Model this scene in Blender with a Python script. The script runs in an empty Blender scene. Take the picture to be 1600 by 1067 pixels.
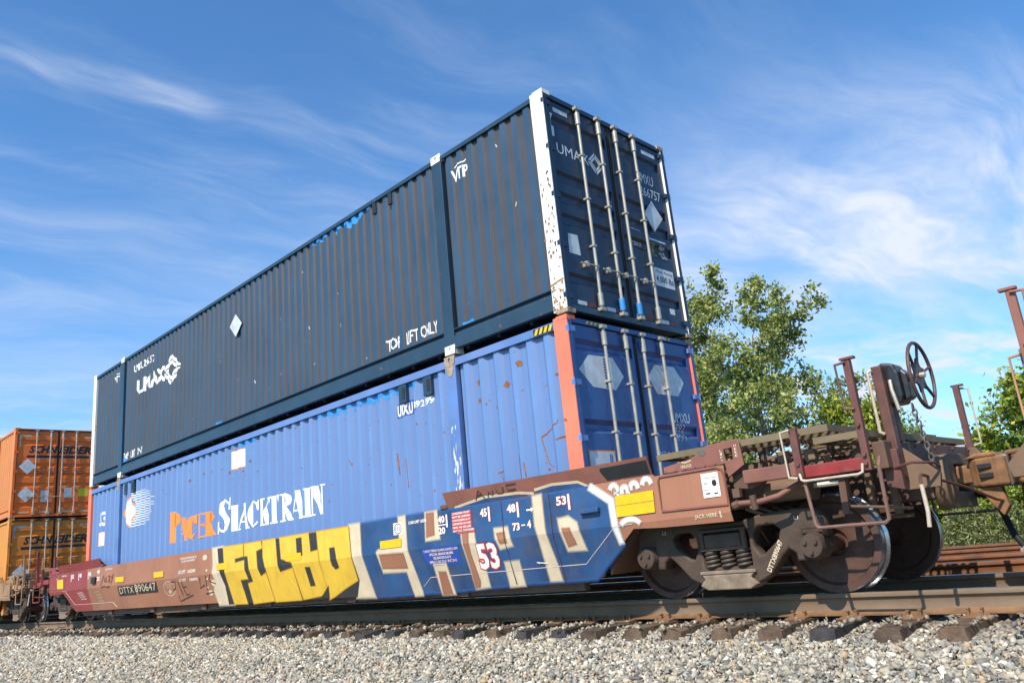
import bpy, bmesh, math, random
import numpy as np
from mathutils import Vector, Matrix, Quaternion

# ------------------------------------------------------------------ camera, sky, sun, exposure
scene = bpy.context.scene
COL = scene.collection
cam_data = bpy.data.cameras.new('camera')
cam_data.sensor_width = 36.0
cam_data.lens = 1227.07 / 1600 * 36
cam_data.clip_start = 0.05
cam_data.clip_end = 4000
cam = bpy.data.objects.new('camera', cam_data)
COL.objects.link(cam)
RIGHT = Vector((0.69789308, 0.70985899, -0.0951077))
FWD = Vector((-0.67094481, 0.69445943, 0.25992143))
UP = Vector((0.250556, -0.11758535, 0.96093464))
CAM = Vector((5.496, -7.907, 0.604))
cam.matrix_world = Matrix((
    (RIGHT.x, UP.x, -FWD.x, CAM.x), (RIGHT.y, UP.y, -FWD.y, CAM.y),
    (RIGHT.z, UP.z, -FWD.z, CAM.z), (0, 0, 0, 1)))
scene.camera = cam

LIGHT = Vector((-0.135, 0.69, -0.72)).normalized()       # the way sunlight travels
sun_data = bpy.data.lights.new('sun', 'SUN')
sun_data.energy = 4.2
sun_data.angle = math.radians(0.53)
sun_data.color = (1.0, 0.90, 0.755)
sun = bpy.data.objects.new('sun', sun_data)
COL.objects.link(sun)
sun.rotation_euler = LIGHT.to_track_quat('-Z', 'Y').to_euler()
sun.location = (10, -40, 45)

world = bpy.data.worlds.new('World')
scene.world = world
world.use_nodes = True
WN = world.node_tree.nodes
WL = world.node_tree.links
WN.clear()


def wm(op, a, b=None, c=None, clamp=False):
    n = WN.new('ShaderNodeMath'); n.operation = op; n.use_clamp = clamp
    for i, v in enumerate((a, b, c)):
        if v is None: continue
        if isinstance(v, (int, float)): n.inputs[i].default_value = v
        else: WL.new(v, n.inputs[i])
    return n.outputs[0]


def wdot(vec, k):
    n = WN.new('ShaderNodeVectorMath'); n.operation = 'DOT_PRODUCT'
    WL.new(vec, n.inputs[0]); n.inputs[1].default_value = k
    return n.outputs['Value']


def wstep(x, a, b):
    n = WN.new('ShaderNodeMapRange'); n.interpolation_type = 'SMOOTHERSTEP'
    WL.new(x, n.inputs['Value'])
    n.inputs['From Min'].default_value = a; n.inputs['From Max'].default_value = b
    n.inputs['To Min'].default_value = 0; n.inputs['To Max'].default_value = 1
    return n.outputs[0]


def wcomb(x, y, z=0.0):
    n = WN.new('ShaderNodeCombineXYZ')
    for i, v in enumerate((x, y, z)):
        if isinstance(v, (int, float)): n.inputs[i].default_value = v
        else: WL.new(v, n.inputs[i])
    return n.outputs[0]


def wnoise(vec, scale, detail, rough, dist=0.0):
    n = WN.new('ShaderNodeTexNoise'); n.noise_dimensions = '3D'
    WL.new(vec, n.inputs['Vector'])
    n.inputs['Scale'].default_value = scale; n.inputs['Detail'].default_value = detail
    n.inputs['Roughness'].default_value = rough; n.inputs['Distortion'].default_value = dist
    return n.outputs['Fac']


sky = WN.new('ShaderNodeTexSky')
sky.sky_type = 'NISHITA'
sky.sun_disc = False
sky.sun_elevation = math.asin(-LIGHT.z)
sky.sun_rotation = math.atan2(-LIGHT.x, -LIGHT.y)
sky.air_density = 1.0
sky.dust_density = 0.7
sky.ozone_density = 1.5
tc = WN.new('ShaderNodeTexCoord')
gdir = tc.outputs['Generated']
dz = wm('MAXIMUM', wm('ADD', wdot(gdir, (0, 0, 1)), 0.12), 0.03)
along = wm('DIVIDE', wdot(gdir, (-0.685, 0.7285, 0)), dz)       # cirrus streets run this way
across = wm('DIVIDE', wdot(gdir, (0.7285, 0.685, 0)), dz)
fl_a = wm('DIVIDE', wdot(gdir, (0.122, 0.992, 0)), dz)             # the fibres lie at an angle to the view
fl_c = wm('DIVIDE', wdot(gdir, (0.992, -0.122, 0)), dz)
warp = wm('MULTIPLY', wm('SUBTRACT', wnoise(wcomb(wm('MULTIPLY', along, 0.7), across, 3.1), 1.6, 3, 0.5), 0.5), 0.55)
ac2 = wm('ADD', across, warp)
fc2 = wm('ADD', fl_c, wm('MULTIPLY', warp, 0.8))
fib = wnoise(wcomb(wm('MULTIPLY', fl_a, 0.8), wm('MULTIPLY', fc2, 3.0), 7.7), 2.1, 9, 0.60, 0.35)
soft = wnoise(wcomb(wm('MULTIPLY', fl_a, 0.9), wm('MULTIPLY', fc2, 1.7), 1.3), 1.6, 7, 0.58, 0.3)
big = wnoise(wcomb(along, across, 9.2), 0.55, 2, 0.5)
# the broad bank on the right of the view, its lower rim fairly crisp
bank = wm('MULTIPLY', wm('MULTIPLY', wstep(along, 1.05, 2.0), wm('SUBTRACT', 1.0, wstep(wm('ADD', along, wm('MULTIPLY', warp, 0.9)), 2.12, 2.50))), wstep(ac2, 0.08, 0.75))
bank = wm('MULTIPLY', bank, wm('ADD', 0.16, wm('MULTIPLY', wstep(soft, 0.22, 0.74), wm('ADD', 0.35, wstep(fib, 0.25, 0.72)))))
# thin fibres everywhere
thin = wm('MULTIPLY', wstep(fib, 0.38, 0.85), wm('ADD', 0.3, wstep(big, 0.3, 0.7)))
thin = wm('MULTIPLY', thin, 0.27)
# one short bright streak and low haze clouds near the horizon
sx = wm('ADD', wm('MULTIPLY', wm('SUBTRACT', along, 1.15), 0.62), wm('MULTIPLY', wm('ADD', across, 0.60), 0.78))
sy = wm('SUBTRACT', wm('MULTIPLY', wm('SUBTRACT', along, 1.15), 0.78), wm('MULTIPLY', wm('ADD', across, 0.60), 0.62))
streak = wm('MULTIPLY', wm('SUBTRACT', 1.0, wstep(wm('ABSOLUTE', wm('ADD', sy, wm('MULTIPLY', warp, 0.12))), 0.0, 0.06)), wm('MULTIPLY', wstep(sx, -0.38, 0.08), wm('SUBTRACT', 1.0, wstep(sx, 0.06, 0.17))))
streak = wm('MULTIPLY', streak, wm('MULTIPLY', wstep(fib, 0.25, 0.8), 0.42))
low = wm('MULTIPLY', wm('MULTIPLY', wstep(along, 2.3, 3.2), wstep(soft, 0.42, 0.68)), 0.75)
veil = wm('MULTIPLY', wm('MULTIPLY', wstep(along, 0.9, 2.6), wm('ADD', 0.35, wstep(soft, 0.3, 0.7))), 0.24)
m = wm('ADD', wm('ADD', wm('MULTIPLY', bank, 0.66), wm('ADD', thin, veil)), wm('ADD', streak, low), clamp=True)
m = wm('MULTIPLY', m, wstep(wdot(gdir, (0, 0, 1)), 0.0, 0.06))
mix = WN.new('ShaderNodeMix'); mix.data_type = 'RGBA'
WL.new(m, mix.inputs['Factor'])
tint = WN.new('ShaderNodeMix'); tint.data_type = 'RGBA'; tint.blend_type = 'MULTIPLY'
tint.inputs[0].default_value = 1.0
tint.inputs[7].default_value = (0.46, 0.80, 1.07, 1)            # colour response of the photograph
WL.new(sky.outputs[0], tint.inputs[6])
WL.new(tint.outputs[2], mix.inputs[6])
mix.inputs[7].default_value = (3.9, 4.25, 4.9, 1)
bg = WN.new('ShaderNodeBackground')
bg.inputs['Strength'].default_value = 0.148
WL.new(mix.outputs[2], bg.inputs['Color'])
wo = WN.new('ShaderNodeOutputWorld')
WL.new(bg.outputs[0], wo.inputs['Surface'])

scene.view_settings.view_transform = 'Standard'
scene.view_settings.look = 'None'
scene.view_settings.exposure = 0.5
scene.view_settings.gamma = 1.0
scene.view_settings.use_curve_mapping = False
scene.cycles.max_bounces = 6
scene.cycles.use_denoising = True

# ------------------------------------------------------------------ helpers
rng = random.Random(7)
nrng = np.random.default_rng(11)


def tag(o, label=None, cat=None, group=None, kind=None):
    if label: o['label'] = label
    if cat: o['category'] = cat
    if group: o['group'] = group
    if kind: o['kind'] = kind
    return o


def empty(name, loc=(0, 0, 0)):
    o = bpy.data.objects.new(name, None)
    o.empty_display_size = 0.2
    COL.objects.link(o)
    o.location = loc
    return o


def link(name, me, mats, parent=None, bevel=0.0, loc=None):
    o = bpy.data.objects.new(name, me)
    COL.objects.link(o)
    if not me.materials:
        for m_ in (mats if isinstance(mats, (list, tuple)) else [mats]):
            me.materials.append(m_)
    if parent is not None: o.parent = parent
    if loc is not None: o.location = loc
    if bevel:
        b = o.modifiers.new('bevel', 'BEVEL')
        b.width = bevel; b.segments = 2; b.limit_method = 'ANGLE'; b.angle_limit = 0.6
    return o


class MB:
    """collects shapes into one mesh"""
    def __init__(s, xf=None):
        s.v = []; s.f = []; s.mi = []; s.xf = xf; s.cur = 0

    def add(s, vs, fs):
        o = len(s.v)
        s.v += [tuple(p) for p in vs]
        for f in fs:
            s.f.append(tuple(i + o for i in f)); s.mi.append(s.cur)
        return s

    def box(s, x0, x1, y0, y1, z0, z1):
        return s.add([(x0, y0, z0), (x1, y0, z0), (x1, y1, z0), (x0, y1, z0), (x0, y0, z1), (x1, y0, z1), (x1, y1, z1), (x0, y1, z1)],
                     [(0, 3, 2, 1), (4, 5, 6, 7), (0, 1, 5, 4), (1, 2, 6, 5), (2, 3, 7, 6), (3, 0, 4, 7)])

    def prism(s, poly, axis, a, b):
        n = len(poly)
        def P(p, t):
            if axis == 'y': return (p[0], t, p[1])
            if axis == 'x': return (t, p[0], p[1])
            return (p[0], p[1], t)
        vs = [P(p, a) for p in poly] + [P(p, b) for p in poly]
        fs = [tuple(range(n)), tuple(range(2 * n - 1, n - 1, -1))]
        fs += [(i, n + i, n + (i + 1) % n, (i + 1) % n) for i in range(n)]
        return s.add(vs, fs)

    def tube(s, path, r, n=8, closed=False, cap=True):
        path = [Vector(p) for p in path]
        m = len(path)
        rs = r if isinstance(r, (list, tuple)) else [r] * m
        vs = []; ref = None
        for i, p in enumerate(path):
            if closed: t = (path[(i + 1) % m] - path[i - 1])
            elif i == 0: t = path[1] - p
            elif i == m - 1: t = p - path[i - 1]
            else: t = (path[i + 1] - p).normalized() + (p - path[i - 1]).normalized()
            t.normalize()
            if ref is None:
                ref = Vector((0, 0, 1)) if abs(t.z) < 0.9 else Vector((1, 0, 0))
            u = ref - t * ref.dot(t)
            if u.length < 1e-4: u = Vector((1, 0.3, 0.1)) - t * t.dot(Vector((1, 0.3, 0.1)))
            u.normalize(); ref = u
            w = t.cross(u)
            for k in range(n):
                a = 2 * math.pi * k / n
                vs.append(p + (u * math.cos(a) + w * math.sin(a)) * rs[i])
        fs = []
        for i in range(m if closed else m - 1):
            for k in range(n):
                a = i * n + k; b = i * n + (k + 1) % n
                c = ((i + 1) % m) * n + (k + 1) % n; d = ((i + 1) % m) * n + k
                fs.append((a, b, c, d))
        if not closed and cap:
            fs.append(tuple(range(n - 1, -1, -1)))
            fs.append(tuple((m - 1) * n + k for k in range(n)))
        return s.add(vs, fs)

    def lathe(s, prof, c, axis, n=24, mats=None):
        """prof: (radius, offset along axis)"""
        vs = []; fs = []
        for r, t in prof:
            for k in range(n):
                a = 2 * math.pi * k / n
                u, w = r * math.cos(a), r * math.sin(a)
                if axis == 'y': vs.append((c[0] + u, c[1] + t, c[2] + w))
                elif axis == 'x': vs.append((c[0] + t, c[1] + u, c[2] + w))
                else: vs.append((c[0] + u, c[1] + w, c[2] + t))
        for i in range(len(prof) - 1):
            pass
        o = len(s.v); s.v += vs
        for i in range(len(prof) - 1):
            for k in range(n):
                s.f.append((o + i * n + k, o + i * n + (k + 1) % n, o + (i + 1) * n + (k + 1) % n, o + (i + 1) * n + k))
                s.mi.append(mats[i] if mats else s.cur)
        for ring in (0, len(prof) - 1):
            if prof[ring][0] > 1e-5:
                s.f.append(tuple(o + ring * n + k for k in range(n))); s.mi.append(mats[min(ring, len(mats) - 1)] if mats else s.cur)
        s.cur = 0
        return s

    def mesh(s, name, smooth=False, angle=0.7):
        me = bpy.data.meshes.new(name)
        vs = s.v if s.xf is None else [s.xf(p) for p in s.v]
        me.from_pydata(vs, [], s.f)
        if any(s.mi): me.polygons.foreach_set('material_index', s.mi)
        bm = bmesh.new(); bm.from_mesh(me)
        bmesh.ops.recalc_face_normals(bm, faces=bm.faces)
        bm.to_mesh(me); bm.free()
        if smooth:
            me.polygons.foreach_set('use_smooth', [True] * len(me.polygons))
            me.set_sharp_from_angle(angle=angle)
        me.update()
        return me

    def build(s, name, mats, parent=None, smooth=False, bevel=0.0):
        return link(name, s.mesh(name, smooth), mats, parent, bevel)


def bar(path, r=0.014, n=8):
    return MB().tube(path, r, n)


def curve_mesh(outer, holes=(), thick=0.02, bev=0.0):
    """flat plate with holes, centred on z = 0 in its own xy plane"""
    cu = bpy.data.curves.new('tmp', 'CURVE')
    cu.dimensions = '2D'; cu.fill_mode = 'BOTH'
    cu.extrude = max(thick / 2 - bev, 0.0); cu.bevel_depth = bev; cu.bevel_resolution = 1
    if bev: cu.offset = -bev
    for pts in [outer] + list(holes):
        sp = cu.splines.new('POLY'); sp.points.add(len(pts) - 1); sp.use_cyclic_u = True
        for p, q in zip(sp.points, pts): p.co = (q[0], q[1], 0, 1)
    ob = bpy.data.objects.new('tmp', cu)
    me = bpy.data.meshes.new_from_object(ob)
    bpy.data.objects.remove(ob); bpy.data.curves.remove(cu)
    return me


def plate(name, outer, holes, axis, c0, thick, mat, parent, bev=0.004, xf=None):
    """plate in the xz plane (axis 'y') or yz plane (axis 'x') centred at c0 on its axis"""
    me = curve_mesh(outer, holes, thick, bev)
    for v in me.vertices:
        a, b, t = v.co
        p = (a, c0 + t, b) if axis == 'y' else ((c0 + t, a, b) if axis == 'x' else (a, b, c0 + t))
        v.co = xf(p) if xf else p
    bm = bmesh.new(); bm.from_mesh(me)
    bmesh.ops.recalc_face_normals(bm, faces=bm.faces); bm.to_mesh(me); bm.free()
    return link(name, me, mat, parent)


TEXT_CACHE = {}


def text_mesh(s, bold=0.0, shear=0.0, space=1.0):
    key = (s, bold, shear, space)
    if key in TEXT_CACHE: return TEXT_CACHE[key]
    cu = bpy.data.curves.new('tmp', 'FONT')
    cu.body = s; cu.offset = bold; cu.shear = shear; cu.space_character = space
    cu.resolution_u = 2; cu.size = 1.0
    ob = bpy.data.objects.new('tmp', cu); COL.objects.link(ob)
    dg = bpy.context.evaluated_depsgraph_get()
    me = bpy.data.meshes.new_from_object(ob.evaluated_get(dg))
    bpy.data.objects.remove(ob); bpy.data.curves.remove(cu)
    vs = [(v.co.x, v.co.y) for v in me.vertices]
    fs = [tuple(p.vertices) for p in me.polygons]
    bpy.data.meshes.remove(me)
    x0 = min(v[0] for v in vs); x1 = max(v[0] for v in vs); y0 = min(v[1] for v in vs); y1 = max(v[1] for v in vs)
    vs = [((a - x0) / (x1 - x0), (b - y0) / (y1 - y0)) for a, b in vs]
    TEXT_CACHE[key] = (vs, fs)
    return vs, fs


class Surf:
    """a painted surface: (u, z) -> 3D, creased along the given u or z values"""
    def __init__(s, fn, ub=(), zb=()):
        s.fn = fn; s.ub = ub; s.zb = zb


def paint_bm(bm, surf, name, mat, parent, layer=1):
    me = bpy.data.meshes.new(name)
    us = [v.co.x for v in bm.verts]; zs = [v.co.y for v in bm.verts]
    if not us: return None
    lo, hi, zlo, zhi = min(us), max(us), min(zs), max(zs)
    for b in surf.ub:
        if lo < b < hi:
            bmesh.ops.bisect_plane(bm, geom=bm.verts[:] + bm.edges[:] + bm.faces[:], dist=1e-5, plane_co=(b, 0, 0), plane_no=(1, 0, 0))
    for b in surf.zb:
        if zlo < b < zhi:
            bmesh.ops.bisect_plane(bm, geom=bm.verts[:] + bm.edges[:] + bm.faces[:], dist=1e-5, plane_co=(0, b, 0), plane_no=(0, 1, 0))
    for v in bm.verts:
        v.co = surf.fn(v.co.x, v.co.y, 0.0022 * layer + v.co.z)
    bm.to_mesh(me); bm.free()
    return link(name, me, mat, parent)


def paint_text(s, box, surf, name, mat, parent, bold=0.02, shear=0.0, layer=1, space=1.0, tilt=0.0):
    vs, fs = text_mesh(s, bold, shear, space)
    x0, x1, z0, z1 = box
    bm = bmesh.new()
    bv = [bm.verts.new((x0 + a * (x1 - x0), z0 + b * (z1 - z0) + tilt * a, 0)) for a, b in vs]
    for f in fs:
        try: bm.faces.new([bv[i] for i in f])
        except ValueError: pass
    return paint_bm(bm, surf, name, mat, parent, layer)


def paint_polys(polys, surf, name, mat, parent, layer=1, step=0.0):
    bm = bmesh.new()
    for i, p in enumerate(polys):                     # each piece a hair above the one before
        try: bm.faces.new([bm.verts.new((a, b, step * i)) for a, b in p])
        except ValueError: pass
    bmesh.ops.triangulate(bm, faces=bm.faces[:])
    return paint_bm(bm, surf, name, mat, parent, layer)


def spray_mat(name, col):
    m_ = bpy.data.materials.new(name); m_.use_nodes = True
    N = m_.node_tree.nodes; L = m_.node_tree.links; b = N['Principled BSDF']
    b.inputs['Base Color'].default_value = (*col, 1); b.inputs['Roughness'].default_value = 0.6
    a = N.new('ShaderNodeAttribute'); a.attribute_name = 'fade'
    g = N.new('ShaderNodeNewGeometry'); n = N.new('ShaderNodeTexNoise'); n.inputs['Scale'].default_value = 160; n.inputs['Detail'].default_value = 3
    L.new(g.outputs['Position'], n.inputs['Vector'])
    ad = N.new('ShaderNodeMath'); ad.operation = 'ADD'; L.new(a.outputs['Fac'], ad.inputs[0]); L.new(n.outputs['Fac'], ad.inputs[1])
    r = N.new('ShaderNodeMapRange'); L.new(ad.outputs[0], r.inputs['Value']); r.inputs['From Min'].default_value = 0.45; r.inputs['From Max'].default_value = 1.35
    t = N.new('ShaderNodeBsdfTransparent'); mx = N.new('ShaderNodeMixShader')
    L.new(r.outputs[0], mx.inputs[0]); L.new(t.outputs[0], mx.inputs[1]); L.new(b.outputs[0], mx.inputs[2])
    L.new(mx.outputs[0], N['Material Output'].inputs['Surface'])
    return m_


def overspray(poly, w, surf, mat_, parent, layer):
    """soft speckled rim of sprayed paint round a shape"""
    n = len(poly); P = [Vector(p) for p in poly]
    area = sum(P[i].x * P[(i + 1) % n].y - P[(i + 1) % n].x * P[i].y for i in range(n))
    sg = 1 if area > 0 else -1
    out = []
    for i in range(n):
        e1 = (P[i] - P[i - 1]).normalized(); e2 = (P[(i + 1) % n] - P[i]).normalized()
        n1 = Vector((e1.y, -e1.x)) * sg; n2 = Vector((e2.y, -e2.x)) * sg
        b = n1 + n2
        b = b / max(b.length_squared, 0.35) * 2 if b.length > 0.2 else n1
        out.append(P[i] + b * w * 0.5 * 1.0)
    bm = bmesh.new(); fl = bm.verts.layers.float.new('fade')
    vi = []; vo = []
    for p, q in zip(P, out):
        a = bm.verts.new((p.x, p.y, 0)); a[fl] = 1.0; vi.append(a)
        b = bm.verts.new((q.x, q.y, 0)); b[fl] = 0.0; vo.append(b)
    for i in range(n):
        j = (i + 1) % n
        bm.faces.new((vi[i], vi[j], vo[j], vo[i]))
    return paint_bm(bm, surf, 'overspray', mat_, parent, layer)


def rect(x0, x1, z0, z1):
    return [(x0, z0), (x1, z0), (x1, z1), (x0, z1)]


def paint_holes(outer, holes, surf, name, mat, parent, layer=1):
    me = curve_mesh(outer, holes, 0.0)
    bm = bmesh.new(); bm.from_mesh(me); bpy.data.meshes.remove(me)
    bmesh.ops.delete(bm, geom=[f for f in bm.faces if f.normal.z < -0.5], context='FACES')
    return paint_bm(bm, surf, name, mat, parent, layer)


def ribbon(path, w):
    """mitred band along a polyline as a list of quads"""
    n = len(path); L = []; Rr = []
    for i in range(n):
        a = Vector(path[max(i - 1, 0)]); b = Vector(path[min(i + 1, n - 1)])
        t = (b - a).normalized(); nn = Vector((-t.y, t.x)); p = Vector(path[i])
        ww = w[i] if isinstance(w, (list, tuple)) else w
        L.append(tuple(p + nn * ww / 2)); Rr.append(tuple(p - nn * ww / 2))
    return [[L[i], Rr[i], Rr[i + 1], L[i + 1]] for i in range(n - 1)]


def ell(cx, cz, rx, rz, n=28, a0=0.0, a1=2 * math.pi):
    full = abs(a1 - a0 - 2 * math.pi) < 1e-6
    return [(cx + rx * math.cos(a0 + (a1 - a0) * i / (n if full else n - 1)), cz + rz * math.sin(a0 + (a1 - a0) * i / (n if full else n - 1))) for i in range(n)]


# ------------------------------------------------------------------ materials
MATS = {}


def srgb(r, g, b):
    def f(c):
        c /= 255
        return c / 12.92 if c <= 0.04045 else ((c + 0.055) / 1.055) ** 2.4
    return (f(r), f(g), f(b))


def mat(name, col, rough=0.5, metal=0.0, var=0.15, scale=2.0, rust=0.0, rust_scale=6.0, streak=0.0, dirt=0.0, dirt_col=(0.11, 0.085, 0.065),
        rust_col=(0.20, 0.075, 0.03), bump=0.0, bump_scale=30.0, dust=None, spec=0.5, fade=0.0, fade_col=None, edge=0.0):
    """weathered paint or metal"""
    m_ = bpy.data.materials.new(name); m_.use_nodes = True
    nt = m_.node_tree; N = nt.nodes; L = nt.links
    b = N['Principled BSDF']
    b.inputs['Roughness'].default_value = rough; b.inputs['Metallic'].default_value = metal
    b.inputs['Specular IOR Level'].default_value = spec
    g = N.new('ShaderNodeNewGeometry'); pos = g.outputs['Position']

    def noise(sc, det=4, ro=0.55, vec=None, dist=0.0):
        n = N.new('ShaderNodeTexNoise'); L.new(vec or pos, n.inputs['Vector'])
        n.inputs['Scale'].default_value = sc; n.inputs['Detail'].default_value = det; n.inputs['Roughness'].default_value = ro
        n.inputs['Distortion'].default_value = dist
        return n.outputs['Fac']

    def ramp(x, a, c, lo=0.0, hi=1.0):
        n = N.new('ShaderNodeMapRange'); L.new(x, n.inputs['Value'])
        for k, v in zip(('From Min', 'From Max', 'To Min', 'To Max'), (a, c, lo, hi)): n.inputs[k].default_value = v
        return n.outputs[0]

    def mixc(f, a, c, mode='MIX'):
        n = N.new('ShaderNodeMix'); n.data_type = 'RGBA'; n.blend_type = mode
        for i, v in ((0, f), (6, a), (7, c)):
            if isinstance(v, (int, float)): n.inputs[i].default_value = v
            elif isinstance(v, tuple): n.inputs[i].default_value = (*v, 1)
            else: L.new(v, n.inputs[i])
        return n.outputs[2]

    def mul(a, c):
        n = N.new('ShaderNodeMath'); n.operation = 'MULTIPLY'
        for i, v in enumerate((a, c)):
            if isinstance(v, (int, float)): n.inputs[i].default_value = v
            else: L.new(v, n.inputs[i])
        return n.outputs[0]

    def stretch(sx, sy, sz):
        n = N.new('ShaderNodeVectorMath'); n.operation = 'MULTIPLY'
        L.new(pos, n.inputs[0]); n.inputs[1].default_value = (sx, sy, sz)
        return n.outputs[0]
    c = tuple(col)
    out = mixc(ramp(noise(scale), 0.3, 0.7), tuple(x * (1 - var) for x in c), tuple(min(x * (1 + var), 1) for x in c))
    if fade:
        fc = fade_col or tuple(min(1, x * 0.75 + 0.2) for x in c)
        out = mixc(mul(ramp(noise(scale * 0.6, 5, 0.6), 0.42, 0.72), fade), out, fc)
    if dust is not None:
        at = N.new('ShaderNodeAttribute'); at.attribute_name = 'dust'
        f = mul(at.outputs['Fac'], ramp(noise(1.0, 5, 0.6, stretch(3, 3, 0.5)), 0.25, 0.6, 0.55, 1.0))
        out = mixc(f, out, dust)
    if streak:
        s_ = ramp(noise(1.0, 5, 0.65, stretch(16, 16, 0.5)), 0.52, 0.78)
        out = mixc(mul(s_, streak), out, dirt_col)
    if dirt:
        d_ = ramp(noise(scale * 1.7, 6, 0.65), 0.45, 0.75)
        out = mixc(mul(d_, dirt), out, dirt_col)
    if rust:
        spot = ramp(noise(rust_scale, 5, 0.6, None, 0.3), 0.74 - 0.22 * rust, 0.80 - 0.22 * rust)
        rc = mixc(ramp(noise(40, 3), 0.3, 0.7), tuple(x * 0.6 for x in rust_col), tuple(min(1, x * 1.5) for x in rust_col))
        out = mixc(spot, out, rc)
        rr = N.new('ShaderNodeMix'); rr.data_type = 'FLOAT'
        L.new(spot, rr.inputs[0]); rr.inputs[2].default_value = rough; rr.inputs[3].default_value = 0.9
        L.new(rr.outputs[0], b.inputs['Roughness'])
    else:
        L.new(ramp(noise(scale * 3, 4), 0.3, 0.7, max(rough - 0.1, 0.05), min(rough + 0.12, 1)), b.inputs['Roughness'])
    L.new(out, b.inputs['Base Color'])
    if bump:
        bp = N.new('ShaderNodeBump'); bp.inputs['Strength'].default_value = bump; bp.inputs['Distance'].default_value = 0.01
        L.new(noise(bump_scale, 5, 0.6), bp.inputs['Height']); L.new(bp.outputs[0], b.inputs['Normal'])
    MATS[name] = m_
    return m_


navy = mat('navy_paint', (0.022, 0.070, 0.135), 0.5, var=0.2, scale=0.9, streak=0.15, dust=(0.062, 0.058, 0.066), dirt=0.12, bump=0.3, bump_scale=2.6)
navy_door = mat('shaded_navy_door_paint', (0.010, 0.028, 0.06), 0.38, var=0.15, streak=0.15, bump=0.1, bump_scale=5)  # side navy darkened, shade of the door end is in the colour
navy_rail = mat('navy_rail_paint', (0.02, 0.05, 0.085), 0.42, var=0.2, streak=0.12, rust=0.35, rust_scale=9)
blue = mat('blue_paint', (0.125, 0.235, 0.475), 0.45, var=0.12, scale=0.8, streak=0.12, fade=0.35, fade_col=(0.19, 0.30, 0.52), rust=0.34, rust_scale=11, dust=(0.125, 0.205, 0.415), bump=0.3, bump_scale=2.6,  # rib recesses take a slightly darker blue through the dust input
           dirt_col=(0.22, 0.2, 0.25))
blue_rail = mat('blue_rail_paint', (0.105, 0.20, 0.46), 0.45, var=0.15, rust=0.5, rust_scale=14, fade=0.3, rust_col=(0.28, 0.11, 0.05))
blue_door = mat('shaded_blue_door_paint', (0.022, 0.075, 0.24), 0.33, var=0.12, streak=0.08, bump=0.1, bump_scale=5)  # darker copy of the side blue, shade of the doors painted in
white_post = mat('white_post_paint', (0.82, 0.79, 0.73), 0.5, var=0.05, rust=0.5, rust_scale=7, streak=0.1, rust_col=(0.35, 0.17, 0.06))
coral_post = mat('coral_post_paint', (0.80, 0.19, 0.11), 0.55, var=0.1, rust=0.4, rust_scale=8, rust_col=(0.12, 0.06, 0.04))
steel_rust = mat('rusty_casting', (0.34, 0.27, 0.2), 0.7, var=0.35, scale=8, rust=0.75, rust_scale=16, bump=0.2)
galv = mat('galvanised_steel', (0.46, 0.42, 0.36), 0.42, metal=0.35, var=0.15, scale=6, rust=0.35, rust_scale=12, dirt=0.3)
rubber = mat('black_rubber', (0.012, 0.012, 0.012), 0.7)
black_paint = mat('black_paint', (0.018, 0.018, 0.02), 0.5, var=0.2, scale=5)
gear_black = mat('gear_housing_paint', (0.02, 0.022, 0.026), 0.3, var=0.3, scale=9, dirt=0.25)
white_ink = mat('white_lettering', (0.82, 0.82, 0.80), 0.5, var=0.05, scale=5)
grey_ink = mat('reflective_grey', (0.56, 0.59, 0.62), 0.4, var=0.18, scale=6, dirt=0.2)
shaded_white = mat('door_lettering_white', (0.66, 0.68, 0.70), 0.5, var=0.08)  # white lettering toned down to look shaded on the doors
orange_ink = mat('orange_lettering', (0.86, 0.25, 0.04), 0.5, var=0.08)
red_ink = mat('red_lettering', (0.48, 0.05, 0.05), 0.5, var=0.15)
dark_blue_ink = mat('dark_blue_ink', (0.02, 0.07, 0.36), 0.5, var=0.1)
cyan_patch = mat('cyan_touch_up_paint', (0.03, 0.25, 0.62), 0.5, var=0.25, scale=7)
yellow_label = mat('yellow_reflector', (0.86, 0.47, 0.005), 0.45, var=0.08, scale=10, dirt=0.1)
hazard_yellow = mat('hazard_yellow', (0.72, 0.5, 0.02), 0.5, var=0.2)
orange_c = mat('orange_container_paint', (0.66, 0.20, 0.03), 0.45, var=0.1, streak=0.15, dust=(0.5, 0.2, 0.05))
orange_door = mat('orange_door_paint', (0.80, 0.155, 0.015), 0.45, var=0.1, streak=0.12)
amber_c = mat('amber_container_paint', (0.66, 0.25, 0.03), 0.5, var=0.1, streak=0.15, dust=(0.55, 0.25, 0.05))
amber_door = mat('amber_door_paint', (0.66, 0.20, 0.018), 0.5, var=0.12, streak=0.12)
cream_tape = mat('cream_tape', (0.55, 0.5, 0.3), 0.5)
blue_tape = mat('pale_blue_tape', (0.22, 0.36, 0.5), 0.5)
black_ink = mat('black_lettering', (0.015, 0.015, 0.018), 0.5)
faint_ink = mat('faded_lettering', (0.17, 0.05, 0.02), 0.6)

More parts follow.
